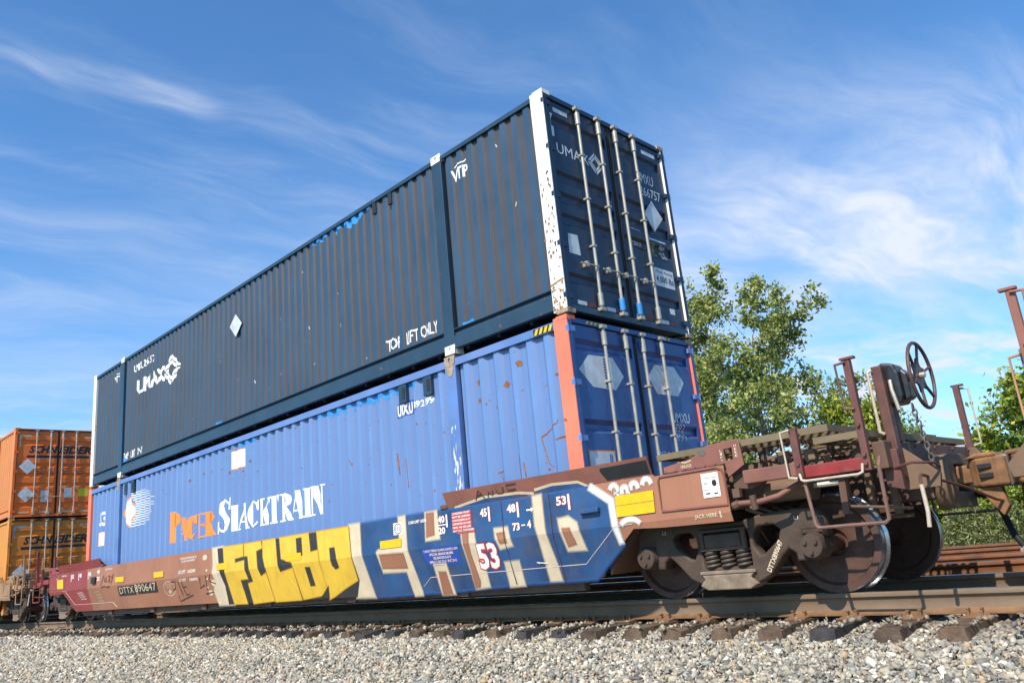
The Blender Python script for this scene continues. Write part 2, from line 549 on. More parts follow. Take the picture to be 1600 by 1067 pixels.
car_brown = mat('car_brown_paint', (0.35, 0.148, 0.085), 0.55, var=0.14, scale=1.1, streak=0.22, dirt=0.18, fade=0.25, fade_col=(0.40, 0.19, 0.10), bump=0.1, dirt_col=(0.17, 0.08, 0.045))
car_maroon = mat('car_maroon_paint', (0.27, 0.038, 0.036), 0.5, var=0.12, scale=2, dirt=0.15, bump=0.08)
car_tan = mat('car_dusty_tan', (0.33, 0.19, 0.10), 0.7, var=0.2, scale=1.5, dirt=0.3, streak=0.2)
end_brown = mat('end_frame_brown', (0.12, 0.063, 0.042), 0.7, var=0.25, scale=3, dirt=0.35, rust=0.25, bump=0.15)  # brown lowered in tone to carry the shade at the car ends
end_tan = mat('end_frame_dusty', (0.175, 0.108, 0.066), 0.75, var=0.25, scale=3, dirt=0.3, bump=0.15)
end_pink = mat('faded_red_oxide', (0.26, 0.095, 0.068), 0.6, var=0.2, scale=3, streak=0.2, dirt=0.45, bump=0.08)
red_paint = mat('red_safety_paint', (0.27, 0.024, 0.022), 0.55, var=0.3, scale=6, dirt=0.85, dirt_col=(0.17, 0.085, 0.065))
cream_rail = mat('cream_handrail_paint', (0.52, 0.43, 0.33), 0.55, var=0.12, scale=12, dirt=0.45, dirt_col=(0.28, 0.14, 0.08))
deck_mat = mat('grating_dusty_steel', (0.19, 0.14, 0.08), 0.75, var=0.2, scale=4, dirt=0.3)
truck_mat = mat('shaded_truck_casting', (0.066, 0.041, 0.028), 0.75, var=0.3, scale=5, dirt=0.3, bump=0.35, bump_scale=35)  # casting colour darkened to stand for the shade under the car
spring_mat = mat('spring_steel', (0.07, 0.05, 0.04), 0.6, var=0.3)
wheel_mat = mat('wheel_rusty_plate', (0.082, 0.037, 0.025), 0.65, var=0.3, scale=6, dirt=0.3, bump=0.15)
tread_mat = mat('polished_tread', (0.42, 0.42, 0.44), 0.25, metal=0.9, var=0.1)
coupler_mat = mat('rusty_coupler', (0.22, 0.105, 0.045), 0.7, var=0.4, scale=8, dirt=0.25, bump=0.3)
coupler_grey = mat('worn_knuckle_steel', (0.15, 0.135, 0.12), 0.5, metal=0.3, var=0.3, scale=9, dirt=0.3)
paint_blue = mat('spray_blue', (0.017, 0.064, 0.175), 0.5, var=0.3, scale=2.2, fade=0.5, fade_col=(0.026, 0.12, 0.31), dirt=0.55, streak=0.35, dirt_col=(0.10, 0.09, 0.10))
paint_cream = mat('spray_cream', (0.64, 0.52, 0.36), 0.6, var=0.12, scale=4, streak=0.2, dirt=0.25, dirt_col=(0.4, 0.25, 0.15))
paint_yellow = mat('spray_yellow', (0.76, 0.47, 0.04), 0.5, var=0.10, scale=3, streak=0.55, dirt=0.15, dirt_col=(0.36, 0.24, 0.07))
paint_black = mat('spray_black', (0.032, 0.030, 0.029), 0.55, var=0.25, scale=3)
paint_white = mat('spray_white', (0.75, 0.72, 0.66), 0.55, var=0.06)
tag_black = mat('marker_black', (0.07, 0.04, 0.035), 0.6)
rail_side = mat('rail_web_rust', (0.175, 0.117, 0.073), 0.8, var=0.15, scale=3, dirt=0.25, bump=0.15)
rail_rust = mat('rail_orange_rust', (0.17, 0.066, 0.026), 0.85, var=0.3, scale=4, bump=0.2)
rail_top = mat('rail_running_band', (0.42, 0.43, 0.45), 0.22, metal=0.95, var=0.05)
plate_rust = mat('tie_plate_rust', (0.20, 0.105, 0.05), 0.85, var=0.25, scale=9, bump=0.2)
tie_mats = [mat('creosoted_timber', (0.085, 0.056, 0.038), 0.85, var=0.55, scale=9, dirt=0.5, dirt_col=(0.16, 0.11, 0.075), bump=1.0, bump_scale=22),
            mat('old_brown_timber', (0.13, 0.083, 0.052), 0.9, var=0.5, scale=8, dirt=0.5, dirt_col=(0.05, 0.04, 0.035), bump=1.0, bump_scale=20),
            mat('tarred_timber', (0.038, 0.034, 0.034), 0.7, var=0.5, scale=10, dirt=0.4, dirt_col=(0.12, 0.09, 0.07), bump=0.9, bump_scale=24)]
tie_mat = tie_mats[0]
lit_dusty_cast = mat('sunlit_dusty_casting', (0.22, 0.165, 0.115), 0.85, var=0.3, scale=9, dirt=0.35, bump=0.3)  # dust, plus a lighter tone painted in for sun on the spring seat
seam_mat = mat('weld_seam_grime', (0.09, 0.055, 0.045), 0.7, var=0.4, scale=20)

# ------------------------------------------------------------------ ground, ballast, tracks
def soil_mat():
    m_ = bpy.data.materials.new('soil_and_grass'); m_.use_nodes = True
    N = m_.node_tree.nodes; L = m_.node_tree.links; b = N['Principled BSDF']
    n = N.new('ShaderNodeTexNoise'); n.inputs['Scale'].default_value = 0.6; n.inputs['Detail'].default_value = 8
    g = N.new('ShaderNodeNewGeometry'); L.new(g.outputs['Position'], n.inputs['Vector'])
    r = N.new('ShaderNodeValToRGB'); r.color_ramp.elements[0].position = 0.35; r.color_ramp.elements[0].color = (0.05, 0.075, 0.02, 1)
    r.color_ramp.elements[1].position = 0.65; r.color_ramp.elements[1].color = (0.12, 0.11, 0.045, 1)
    L.new(n.outputs['Fac'], r.inputs[0]); L.new(r.outputs[0], b.inputs['Base Color']); b.inputs['Roughness'].default_value = 0.95
    return m_


def gravel_sheet_mat():
    m_ = bpy.data.materials.new('crushed_stone_bed'); m_.use_nodes = True
    N = m_.node_tree.nodes; L = m_.node_tree.links; b = N['Principled BSDF']; b.inputs['Roughness'].default_value = 0.9
    g = N.new('ShaderNodeNewGeometry')
    v = N.new('ShaderNodeTexVoronoi'); v.inputs['Scale'].default_value = 22; L.new(g.outputs['Position'], v.inputs['Vector'])
    r = N.new('ShaderNodeValToRGB')
    e = r.color_ramp.elements; e[0].color = (0.12, 0.11, 0.095, 1); e[1].color = (0.42, 0.39, 0.34, 1)
    x = e.new(0.5); x.color = (0.26, 0.24, 0.20, 1)
    s = N.new('ShaderNodeSeparateColor'); L.new(v.outputs['Color'], s.inputs[0]); L.new(s.outputs[0], r.inputs[0])
    L.new(r.outputs[0], b.inputs['Base Color'])
    bp = N.new('ShaderNodeBump'); bp.inputs['Strength'].default_value = 0.9; bp.inputs['Distance'].default_value = 0.03; bp.invert = True
    L.new(v.outputs['Distance'], bp.inputs['Height']); L.new(bp.outputs[0], b.inputs['Normal'])
    return m_


def attr_mat(name, rough=0.9, translucent=0.0, bump=0.0):
    m_ = bpy.data.materials.new(name); m_.use_nodes = True
    N = m_.node_tree.nodes; L = m_.node_tree.links; b = N['Principled BSDF']; b.inputs['Roughness'].default_value = rough
    a = N.new('ShaderNodeAttribute'); a.attribute_name = 'tint'
    L.new(a.outputs['Color'], b.inputs['Base Color'])
    if bump:
        g = N.new('ShaderNodeNewGeometry'); n = N.new('ShaderNodeTexNoise'); n.inputs['Scale'].default_value = 90; n.inputs['Detail'].default_value = 4
        L.new(g.outputs['Position'], n.inputs['Vector'])
        bp = N.new('ShaderNodeBump'); bp.inputs['Strength'].default_value = bump; bp.inputs['Distance'].default_value = 0.01
        L.new(n.outputs['Fac'], bp.inputs['Height']); L.new(bp.outputs[0], b.inputs['Normal'])
    if translucent:
        t = N.new('ShaderNodeBsdfTranslucent'); mx = N.new('ShaderNodeMixShader'); mx.inputs[0].default_value = translucent
        L.new(a.outputs['Color'], t.inputs[0]); L.new(b.outputs[0], mx.inputs[1]); L.new(t.outputs[0], mx.inputs[2])
        L.new(mx.outputs[0], N['Material Output'].inputs['Surface'])
    return m_


soil = soil_mat(); bed_m = gravel_sheet_mat(); stone_m = attr_mat('stone', 0.85, 0, 0.25); leaf_m = attr_mat('leaf', 0.5, 0.35)
bark_m = mat('pale_bark', (0.30, 0.26, 0.21), 0.9, var=0.35, scale=6, bump=0.5, bump_scale=12)

BED = [(-1500, -1.25), (-40, -1.25), (-5.2, -1.22), (-4.3, -0.98), (-2.1, -0.385), (-1.70, -0.345), (-1.38, -0.292), (-1.18, -0.245), (1.5, -0.235), (2.0, -0.30), (2.3, -0.25), (8.4, -0.25), (9.2, -0.32), (30, -0.3), (1500, -0.3)]
by = np.array([p[0] for p in BED], float); bz = np.array([p[1] for p in BED], float)


def bed(y): return np.interp(y, by, bz)


vs = []
for y, z in BED: vs += [(-1500, y, z - 0.02), (1500, y, z - 0.02)]
me = bpy.data.meshes.new('ground'); me.from_pydata(vs, [], [(2 * i, 2 * i + 1, 2 * i + 3, 2 * i + 2) for i in range(len(BED) - 1)])
tag(link('ground', me, soil), 'flat grassy earth beside the railway', kind='structure')
ys = np.concatenate([np.linspace(-5.6, -1.2, 45), np.linspace(-1.1, 8.9, 40)]); xs = np.concatenate([np.linspace(-120, -30, 30), np.linspace(-29.7, 12, 150), np.linspace(13, 60, 16)])
X, Yy = np.meshgrid(xs, ys)
Zz = bed(Yy) - 0.008 + nrng.normal(0, 0.008, X.shape)
vs = np.stack([X, Yy, Zz], -1).reshape(-1, 3)
nx_, ny_ = len(xs), len(ys)
fs = [(j * nx_ + i, j * nx_ + i + 1, (j + 1) * nx_ + i + 1, (j + 1) * nx_ + i) for j in range(ny_ - 1) for i in range(nx_ - 1)]
me = bpy.data.meshes.new('ballast_bed'); me.from_pydata(vs.tolist(), [], fs)
me.polygons.foreach_set('use_smooth', [True] * len(fs))
tag(link('ballast_bed', me, bed_m), 'crushed stone bed under the tracks', kind='structure')

RP = [(-0.076, -0.186), (0.076, -0.186), (0.076, -0.174), (0.03, -0.160), (0.011, -0.145), (0.009, -0.06), (0.016, -0.048), (0.036, -0.040), (0.037, -0.012), (0.030, -0.002), (0.018, 0.0),
      (-0.018, 0.0), (-0.030, -0.002), (-0.037, -0.012), (-0.036, -0.040), (-0.016, -0.048), (-0.009, -0.06), (-0.011, -0.145), (-0.03, -0.160), (-0.076, -0.174)]
TOPF = {9, 10, 11}


def rail_mesh(x0, x1, side_m, foot_m):
    m_ = MB(); n = len(RP)
    m_.v = [(x0, a, b) for a, b in RP] + [(x1, a, b) for a, b in RP]
    for i in range(n):
        m_.f.append((i, (i + 1) % n, n + (i + 1) % n, n + i))
        m_.mi.append(1 if i in TOPF else (2 if i in (1, 2, 18, 19, 17) else 0))
    m_.f.append(tuple(range(n))); m_.mi.append(0); m_.f.append(tuple(range(n, 2 * n))); m_.mi.append(0)
    me = m_.mesh('rail', True, 0.9)
    for q in (side_m, rail_top, foot_m): me.materials.append(q)
    return me


near_rail = rail_mesh(-120, 60, rail_side, plate_rust)
far_rail = rail_mesh(-120, 60, rail_rust, rail_rust)


def tie_mesh(seed):
    r_ = random.Random(seed); m_ = MB()
    n = 12; hw_ = 0.115
    ring = []
    ends = (-1.45 - r_.uniform(-0.05, 0.08), 1.40 + r_.uniform(-0.04, 0.10))
    for k in range(n + 1):
        y = ends[0] + (ends[1] - ends[0]) * k / n
        e = 0.045 if k in (0, n) else 0.0
        j = lambda s_=0.009: r_.uniform(-s_, s_)
        ring.append([(-hw_ + j() + e * r_.random(), y + j(0.012), -0.207 - e * r_.random() + j(0.004)), (-hw_ * 0.4 + j(), y + j(0.015), -0.205 + j(0.004)), (hw_ * 0.4 + j(), y + j(0.015), -0.205 + j(0.004)), (hw_ + j() - e * r_.random(), y + j(0.012), -0.207 - e * r_.random() + j(0.004)), (hw_ + j(), y + j(0.012), -0.39), (-hw_ + j(), y + j(0.012), -0.39)])
    m_.v = [p for r2 in ring for p in r2]
    for k in range(n):
        for q in range(6):
            m_.f.append((k * 6 + q, k * 6 + (q + 1) % 6, (k + 1) * 6 + (q + 1) % 6, (k + 1) * 6 + q)); m_.mi.append(0)
    m_.f.append(tuple(range(6))); m_.mi.append(0); m_.f.append(tuple(n * 6 + q for q in range(6))); m_.mi.append(0)
    return m_.mesh('tie')


tie_meshes = [tie_mesh(i) for i in range(9)]
for i, q in enumerate(tie_meshes): q.materials.append(tie_mats[i % 3])
pm = MB(); pm.prism([(-0.19, -0.203), (0.19, -0.203), (0.19, -0.196), (0.085, -0.186), (0.085, -0.178), (0.078, -0.178), (0.078, -0.1865), (-0.078, -0.1865), (-0.078, -0.178), (-0.085, -0.178), (-0.085, -0.186), (-0.19, -0.196)], 'x', -0.095, 0.095)
plate_me = pm.mesh('tie_plate'); plate_me.materials.append(plate_rust)
sm_ = MB(); sm_.box(-0.008, 0.008, -0.008, 0.008, -0.2, -0.150); sm_.prism([(-0.014, -0.152), (0.030, -0.162), (0.030, -0.150), (0.0, -0.140), (-0.014, -0.143)], 'x', -0.013, 0.013)
spike_me = sm_.mesh('rail_spike'); spike_me.materials.append(plate_rust)


TIE_X = []


def track(yc, label, rail_me, x0, x1, detail_from=None):
    t = empty('railway_track', (0, yc, 0)); tag(t, label, kind='structure')
    for s_ in (-1, 1): link('rail', rail_me, rail_side, t, loc=(0, s_ * 0.7545, 0))
    x = x0
    while x < x1:
        if yc == 0: TIE_X.append(x)
        o = link('tie', rng.choice(tie_meshes), tie_mat, t, loc=(x + rng.uniform(-0.03, 0.03), rng.uniform(-0.08, 0.05), rng.uniform(-0.006, 0.004)))
        o.rotation_euler.z = rng.uniform(-0.025, 0.025)
        if detail_from is not None and x > detail_from:
            for s_ in (-1, 1):
                link('tie_plate', plate_me, plate_rust, o, loc=(0, s_ * 0.7545 - o.location.y, 0))
                for dx in (-0.05, 0.045):
                    sp = link('rail_spike', spike_me, plate_rust, o, loc=(dx + rng.uniform(-0.01, 0.01), s_ * 0.7545 - 0.094 - o.location.y, rng.uniform(0, 0.008)))
                    sp.rotation_euler.z = 0
        x += 0.495
    return t


track(0.0, 'near track of steel rails on dark timber ties, under the train', near_rail, -27.77, 7, -12)
track(3.42, 'rusty middle track behind the train', far_rail, -12, 7)
track(6.78, 'rusty farther track in front of the shrubs', far_rail, -12, 7)

# loose ballast stones
ico_v = []
g_ = (1 + 5 ** 0.5) / 2
for a, b in ((1, g_), (-1, g_), (1, -g_), (-1, -g_)):
    ico_v += [(0, a, b), (a, b, 0), (b, 0, a)]
ico_v = np.array(ico_v, float); ico_v /= np.linalg.norm(ico_v[0])
bmh = bmesh.new(); [bmh.verts.new(p) for p in ico_v]; hull = bmesh.ops.convex_hull(bmh, input=bmh.verts[:]); bmh.verts.index_update()
ico_f = np.array([[v.index for v in f.verts] for f in bmh.faces]); bmh.free()
shapes = []
for i in range(24):
    d = ico_v + nrng.normal(0, 0.30, ico_v.shape)
    d *= np.array([nrng.uniform(0.85, 1.35), nrng.uniform(0.7, 1.05), nrng.uniform(0.5, 0.85)])
    shapes.append(d)
shapes = np.array(shapes)


def stones(P, size):
    n = len(P)
    q = nrng.normal(size=(n, 4)); q[:, 1:3] *= 0.55; q /= np.linalg.norm(q, axis=1, keepdims=True)
    w, x, y, z = q.T
    Rm = np.stack([np.stack([1 - 2 * (y * y + z * z), 2 * (x * y - z * w), 2 * (x * z + y * w)], -1), np.stack([2 * (x * y + z * w), 1 - 2 * (x * x + z * z), 2 * (y * z - x * w)], -1), np.stack([2 * (x * z - y * w), 2 * (y * z + x * w), 1 - 2 * (x * x + y * y)], -1)], 1)
    S = shapes[nrng.integers(0, len(shapes), n)] * size[:, None, None]
    V = np.einsum('nij,nkj->nki', Rm, S) + P[:, None, :]
    return V


def scatter(x0, x1, y0, y1, dens, smin, smax, pile=0.012):
    n = int((x1 - x0) * (y1 - y0) * dens)
    x = nrng.uniform(x0, x1, n); y = nrng.uniform(y0, y1, n); s = smin + (smax - smin) * nrng.power(0.8, n)
    z = bed(y) + nrng.uniform(-0.012, pile, n) + s * 0.1
    d = np.abs(x[:, None] - np.array(TIE_X)[None, :]).min(1)
    ok = ~((d < 0.135) & (y > -1.52) & (y < 1.45)) | (nrng.random(n) < 0.14)      # few stones lie on the ties
    z = np.where((d < 0.135) & (y > -1.46) & (y < 1.42), -0.195, z)
    return np.stack([x, y, z], -1)[ok], s[ok]


parts_ = [scatter(-2, 6.5, -3.6, -1.28, 1250, 0.011, 0.026), scatter(-2, 6.5, -3.6, -1.4, 70, 0.026, 0.040, 0.016), scatter(-2, 6.5, -1.28, -0.86, 800, 0.013, 0.027, 0.006), scatter(-2, 6.5, -0.62, 2.2, 160, 0.016, 0.032, 0.0),
          scatter(-9, -2, -4.4, -1.28, 900, 0.014, 0.031), scatter(-9, -2, -1.28, -0.86, 500, 0.016, 0.03, 0.006), scatter(-19, -9, -5.4, -0.9, 420, 0.018, 0.042), scatter(-34, -19, -5.6, -0.9, 170, 0.028, 0.06),
          scatter(-6, 6.5, 1.6, 9.0, 120, 0.02, 0.04, 0.0), scatter(6.5, 11, -4.6, -1.0, 300, 0.02, 0.04)]
Pm = np.concatenate([p for p, s in parts_]); Sm = np.concatenate([s for p, s in parts_])
V = stones(Pm, Sm); n = len(V)
F = (ico_f[None] + (np.arange(n) * 12)[:, None, None]).reshape(-1, 3)
me = bpy.data.meshes.new('ballast_stones')
me.vertices.add(n * 12); me.vertices.foreach_set('co', V.reshape(-1).astype(np.float32))
me.loops.add(len(F) * 3); me.loops.foreach_set('vertex_index', F.reshape(-1).astype(np.int32))
me.polygons.add(len(F)); me.polygons.foreach_set('loop_start', (np.arange(len(F)) * 3).astype(np.int32))
me.update(calc_edges=True)
pal = np.array([(0.33, 0.295, 0.23), (0.45, 0.41, 0.33), (0.21, 0.20, 0.17), (0.41, 0.30, 0.18), (0.62, 0.575, 0.48), (0.135, 0.13, 0.115), (0.29, 0.285, 0.25), (0.40, 0.34, 0.25)])
pc = pal[nrng.choice(len(pal), n, p=[.2, .16, .15, .09, .08, .08, .14, .10])] * nrng.uniform(0.8, 1.2, (n, 1))
rf_ = (np.clip((Pm[:, 1] + 1.55) / 0.5, 0, 1) * np.clip((1.6 - Pm[:, 1]) / 0.4, 0, 1) * nrng.uniform(0.2, 0.9, n))[:, None]       # rust and brake dust by the rails
pc = pc * (1 - rf_) + np.array([(0.15, 0.10, 0.062)]) * rf_
pc = np.concatenate([np.clip(pc, 0, 0.85), np.ones((n, 1))], 1)
at_ = me.attributes.new('tint', 'FLOAT_COLOR', 'FACE'); at_.data.foreach_set('color', np.repeat(pc, len(ico_f), 0).reshape(-1).astype(np.float32))
tag(link('ballast_stones', me, stone_m), 'loose grey and tan crushed stone in the foreground and along the tracks', 'gravel', kind='stuff')

# ------------------------------------------------------------------ vegetation
def leaves_mesh(name, C, size, tints, up=0.35, aspect=0.62):
    n = len(C)
    a = nrng.normal(size=(n, 3)); a /= np.linalg.norm(a, axis=1, keepdims=True)
    nr = nrng.normal(size=(n, 3)); nr[:, 2] += up * 2; nr[:, 1] -= up
    b = np.cross(nr, a); b /= np.linalg.norm(b, axis=1, keepdims=True) + 1e-9
    a = a * size[:, None]; b = b * size[:, None] * aspect
    bend = np.cross(a, b); bend /= np.linalg.norm(bend, axis=1, keepdims=True) + 1e-9
    V = np.stack([C - a, C + b - bend * size[:, None] * 0.15 - a * 0.15, C + a, C - b - bend * size[:, None] * 0.15 - a * 0.15], 1).reshape(-1, 3)
    me = bpy.data.meshes.new(name)
    me.vertices.add(n * 4); me.vertices.foreach_set('co', V.reshape(-1).astype(np.float32))
    base = (np.arange(n) * 4)[:, None]
    F = np.concatenate([base + np.array([[0, 1, 2]]), base + np.array([[0, 2, 3]])], 1).reshape(-1, 3)
    me.loops.add(len(F) * 3); me.loops.foreach_set('vertex_index', F.reshape(-1).astype(np.int32))
    me.polygons.add(len(F)); me.polygons.foreach_set('loop_start', (np.arange(len(F)) * 3).astype(np.int32))
    me.update(calc_edges=True)
    col = np.concatenate([tints, np.ones((n, 1))], 1)
    at = me.attributes.new('tint', 'FLOAT_COLOR', 'FACE'); at.data.foreach_set('color', np.repeat(col, 2, 0).reshape(-1).astype(np.float32))
    return me


def leaf_tints(n, cols, wts):
    c = np.array(cols)[nrng.choice(len(cols), n, p=wts)]
    return np.clip(c * nrng.uniform(0.7, 1.3, (n, 1)), 0, 0.6)


def grow(r_, p, d, length, rad, level, maxl, out, anchors, lean, kids):
    n = 7; path = [p.copy()]; rs = [rad]; dirs = []
    for i in range(n):
        d = (d + Vector((r_.gauss(0, 0.11), r_.gauss(0, 0.11), r_.gauss(0, 0.07))) + Vector((0, 0, lean[level]))).normalized()
        p = p + d * (length / n); path.append(p.copy()); dirs.append(d.copy())
        rs.append(max(rad * (1 - 0.85 * (i + 1) / n), 0.006))
    out.append((path, rs, level))
    if level >= maxl - 1:
        for i in range(2 if level < maxl else 1, n + 1): anchors.append((path[i], level))
    if level < maxl:
        k = kids[level]
        for j in range(k):
            f = (0.25 if level == 0 else 0.2) + (0.97 - 0.22) * (j + r_.random() * 0.7) / k
            i = min(int(f * n), n - 1)
            az = j * 2.4 + r_.uniform(-0.6, 0.6)
            side = Vector((math.cos(az), math.sin(az), 0))
            base_d = dirs[i]
            side = (side - base_d * side.dot(base_d)).normalized()
            nd = (base_d * r_.uniform(0.45, 0.75) + side).normalized()
            L2 = length * (0.50 if level == 0 else 0.55) * (1.15 - 0.55 * f) * r_.uniform(0.75, 1.25)
            grow(r_, path[i] + (path[i + 1] - path[i]) * r_.random(), nd, L2, max(rs[i] * 0.5, 0.008), level + 1, maxl, out, anchors, lean, kids)


def tree(name, label, cat, base, height, rad, n_leaf, leaf, cols, wts, seed, kids=(12, 6, 4), maxl=3, lean=(0.05, 0.10, 0.04, 0.0), sigma=0.22, stems=1, group=None, spread=2.0):
    r_ = random.Random(seed)
    t = empty(name, base); tag(t, label, cat, group)
    out = []; anchors = []
    for s_ in range(stems):
        d = Vector((r_.gauss(0, 0.05 if stems == 1 else 0.35), r_.gauss(0, 0.05 if stems == 1 else 0.35), 1)).normalized()
        grow(r_, Vector((r_.uniform(-1, 1) * 0.25 * (stems > 1), r_.uniform(-1, 1) * 0.25 * (stems > 1), 0)), d, height * (0.97 if stems == 1 else r_.uniform(0.7, 0.95)), rad, 0, maxl, out, anchors, lean, kids)
    A = np.array([tuple(p) for p, lv in anchors])
    squash = height / A[:, 2].max(); width = spread / np.percentile(np.hypot(A[:, 0], A[:, 1]), 95)
    m_ = MB(lambda p: (p[0] * width, p[1] * width, p[2] * squash))
    for path, rs, lv in out:
        m_.tube(path, rs, 8 if lv == 0 else (6 if lv == 1 else 4), cap=False)
    link('trunk', m_.mesh('trunk', True, 1.2), bark_m, t)
    A[:, :2] *= width; A[:, 2] *= squash
    keep = nrng.random(len(A)) < 0.92; A = A[keep]
    dens = nrng.gamma(0.6, 1.0, len(A)); pick = nrng.choice(len(A), n_leaf, p=dens / dens.sum())
    C = A[pick] + nrng.normal(0, sigma, (n_leaf, 3))
    C[:, 2] = np.maximum(C[:, 2], 0.02)
    sz = leaf * nrng.uniform(0.65, 1.3, n_leaf)
    # clumps differ in hue
    hue = nrng.uniform(0.75, 1.25, len(A))[pick][:, None]
    tn = leaf_tints(n_leaf, cols, wts) * hue
    link('crown', leaves_mesh('crown', C, sz, np.clip(tn, 0, 0.6)), leaf_m, t)
    return t


POP = [(0.26, 0.315, 0.075), (0.17, 0.225, 0.06), (0.36, 0.39, 0.10), (0.52, 0.46, 0.10), (0.40, 0.42, 0.19)]
PW = [.38, .28, .2, .06, .08]
YEL = [(0.33, 0.37, 0.03), (0.22, 0.29, 0.03), (0.46, 0.43, 0.03), (0.14, 0.2, 0.03)]
GRN = [(0.26, 0.34, 0.04), (0.18, 0.25, 0.035), (0.36, 0.42, 0.06), (0.54, 0.48, 0.04)]
TG = 'trees beyond the tracks'
tree('poplar_tree', 'tall open-crowned poplar with pale trunk behind the container doors', 'tree', (-10.9, 25.2, -0.3), 12.5, 0.19, 16500, 0.10, POP, PW, 5, kids=(15, 6, 4), lean=(0.06, 0.07, 0.02, -0.02), sigma=0.15, group=TG, spread=4.0)
tree('poplar_tree', 'poplar half hidden behind the right edge of the stacked containers', 'tree', (-15.6, 26.0, -0.3), 13.2, 0.18, 12000, 0.10, POP, PW, 12, kids=(14, 6, 4), lean=(0.07, 0.11, 0.03, 0.0), sigma=0.17, group=TG, spread=2.4)
tree('poplar_tree', 'low leafy poplar filling the gap below the tall one', 'tree', (-9.9, 21.5, -0.3), 5.0, 0.09, 10000, 0.09, POP, PW, 33, kids=(9, 5, 4), sigma=0.24, group=TG, spread=2.2)
tree('young_tree', 'small yellow-green tree behind the red ladder post', 'tree', (-7.4, 24.0, -0.3), 5.9, 0.09, 9000, 0.09, YEL, [.35, .3, .15, .2], 21, kids=(9, 5, 4), sigma=0.22, group=TG, spread=1.9)
tree('young_tree', 'small dark green tree just left of the brake wheel', 'tree', (-7.2, 28.5, -0.3), 6.2, 0.08, 6000, 0.09, POP, PW, 25, kids=(8, 5, 4), sigma=0.22, group=TG, spread=1.3)
tree('maple_tree', 'dense bright green tree at the right edge above the coupler', 'tree', (1.7, 15.2, -0.3), 4.1, 0.12, 19000, 0.08, GRN, [.4, .3, .22, .08], 44, kids=(12, 6, 4), sigma=0.2, group=TG, spread=2.1)
tree('maple_tree', 'lower bright green tree beside the far end post', 'tree', (-0.4, 15.5, -0.3), 2.9, 0.08, 7000, 0.075, GRN, [.4, .3, .22, .08], 47, kids=(9, 5, 4), sigma=0.18, group=TG, spread=0.9)
SG = 'shrubs along the far track'
SH = [('broad dark green shrub, leftmost of the row seen under the coupler', -1.6, 11.0, 1.9), ('dark green shrub behind the far wheel, second of the row', -0.2, 11.4, 1.8), ('dark green shrub behind the uncoupling lever, third of the row', 1.0, 11.0, 1.75),
      ('dark green shrub below the coupler, fourth of the row', 2.2, 11.3, 1.85), ('dark green shrub at the right edge behind the air hose', 3.5, 11.0, 1.9)]
for i, (lb, x, y, h) in enumerate(SH):
    tree('shrub', lb, 'shrub', (x, y, -0.32), h, 0.03, 6500, 0.05, GRN, [.42, .38, .15, .05], 60 + i, kids=(5, 4), maxl=2, lean=(0.02, 0.05, 0.0), sigma=0.16, stems=5, group=SG, spread=0.85)
# pale weeds in front of the shrubs
nW = 26000
cx = nrng.uniform(-7, 6, nW); cy = nrng.normal(9.8, 0.33, nW); hgt = (0.55 + 0.35 * np.sin(cx * 2.1) * np.sin(cx * 0.9 + 1) + 0.15 * np.sin(cx * 5.3 + 0.4)) * np.exp(-((cy - 9.85) / 0.75) ** 2)
cz = -0.32 + np.maximum(hgt, 0.15) * nrng.power(1.6, nW) * 1.25
tn = leaf_tints(nW, [(0.24, 0.26, 0.10), (0.16, 0.19, 0.06), (0.32, 0.32, 0.14), (0.09, 0.13, 0.03)], [.36, .3, .16, .18])
tag(link('weeds', leaves_mesh('weeds', np.stack([cx, cy, cz], -1), 0.05 * nrng.uniform(0.6, 1.4, nW), tn, 0.1, 0.3), leaf_m), 'pale feathery weeds growing along the far track in front of the shrubs', 'weeds', kind='stuff')
# a far hedge closing the view beyond the trees
nW = 14000
cx = nrng.uniform(-70, 40, nW); cy = nrng.normal(46, 1.2, nW); cz = -0.3 + (1.6 + 0.7 * np.sin(cx * 0.45) + 0.4 * np.sin(cx * 1.3)) * nrng.power(1.2, nW)
tag(link('far_hedge', leaves_mesh('far_hedge', np.stack([cx, cy, cz], -1), 0.17 * nrng.uniform(0.6, 1.4, nW), leaf_tints(nW, POP, PW), 0.2), leaf_m), 'distant low hedge beyond the trees', 'hedge', kind='stuff')

# ------------------------------------------------------------------ containers
LEN = 16.154
HGT = 2.896
HW = 1.295


def corr(xa, xb, pitch, fo, fi, depth):
    """pressed-sheet profile from xa to xb: (x, depth, dusty)"""
    n = max(1, round((xb - xa) / pitch)); p = (xb - xa) / n
    sl = (1 - fo - fi) / 2
    pts = []
    for i in range(n):
        x = xa + i * p
        pts += [(x, depth), (x + fi * p / 2, depth), (x + (fi / 2 + sl) * p, 0.0), (x + (fi / 2 + sl + fo) * p, 0.0), (x + (fi / 2 + 2 * sl + fo) * p, depth)]
    pts.append((xb, depth))
    out = [pts[0]]
    for q in pts[1:]:
        if q[0] - out[-1][0] > 1e-4: out.append(q)
    return out


def diamond_logo(cx, cz, r, rz=None):
    rz = rz or r
    polys = []
    c = [(0, 1), (1, 0), (0, -1), (-1, 0)]
    for k in range(4):
        a = Vector(c[k]); b = Vector(c[(k + 1) % 4])
        for o, i in ((1.0, 0.76), (0.68, 0.44)):
            g = 0.10 if o == 1.0 else 0.02
            p = [a * o + (b - a) * o * g, b * o * 1.0 + (a - b) * o * 0.02, b * i + (a - b) * i * 0.02, a * i + (b - a) * i * g]
            polys.append([(cx + q.x * r, cz + q.y * rz) for q in p])
    return polys


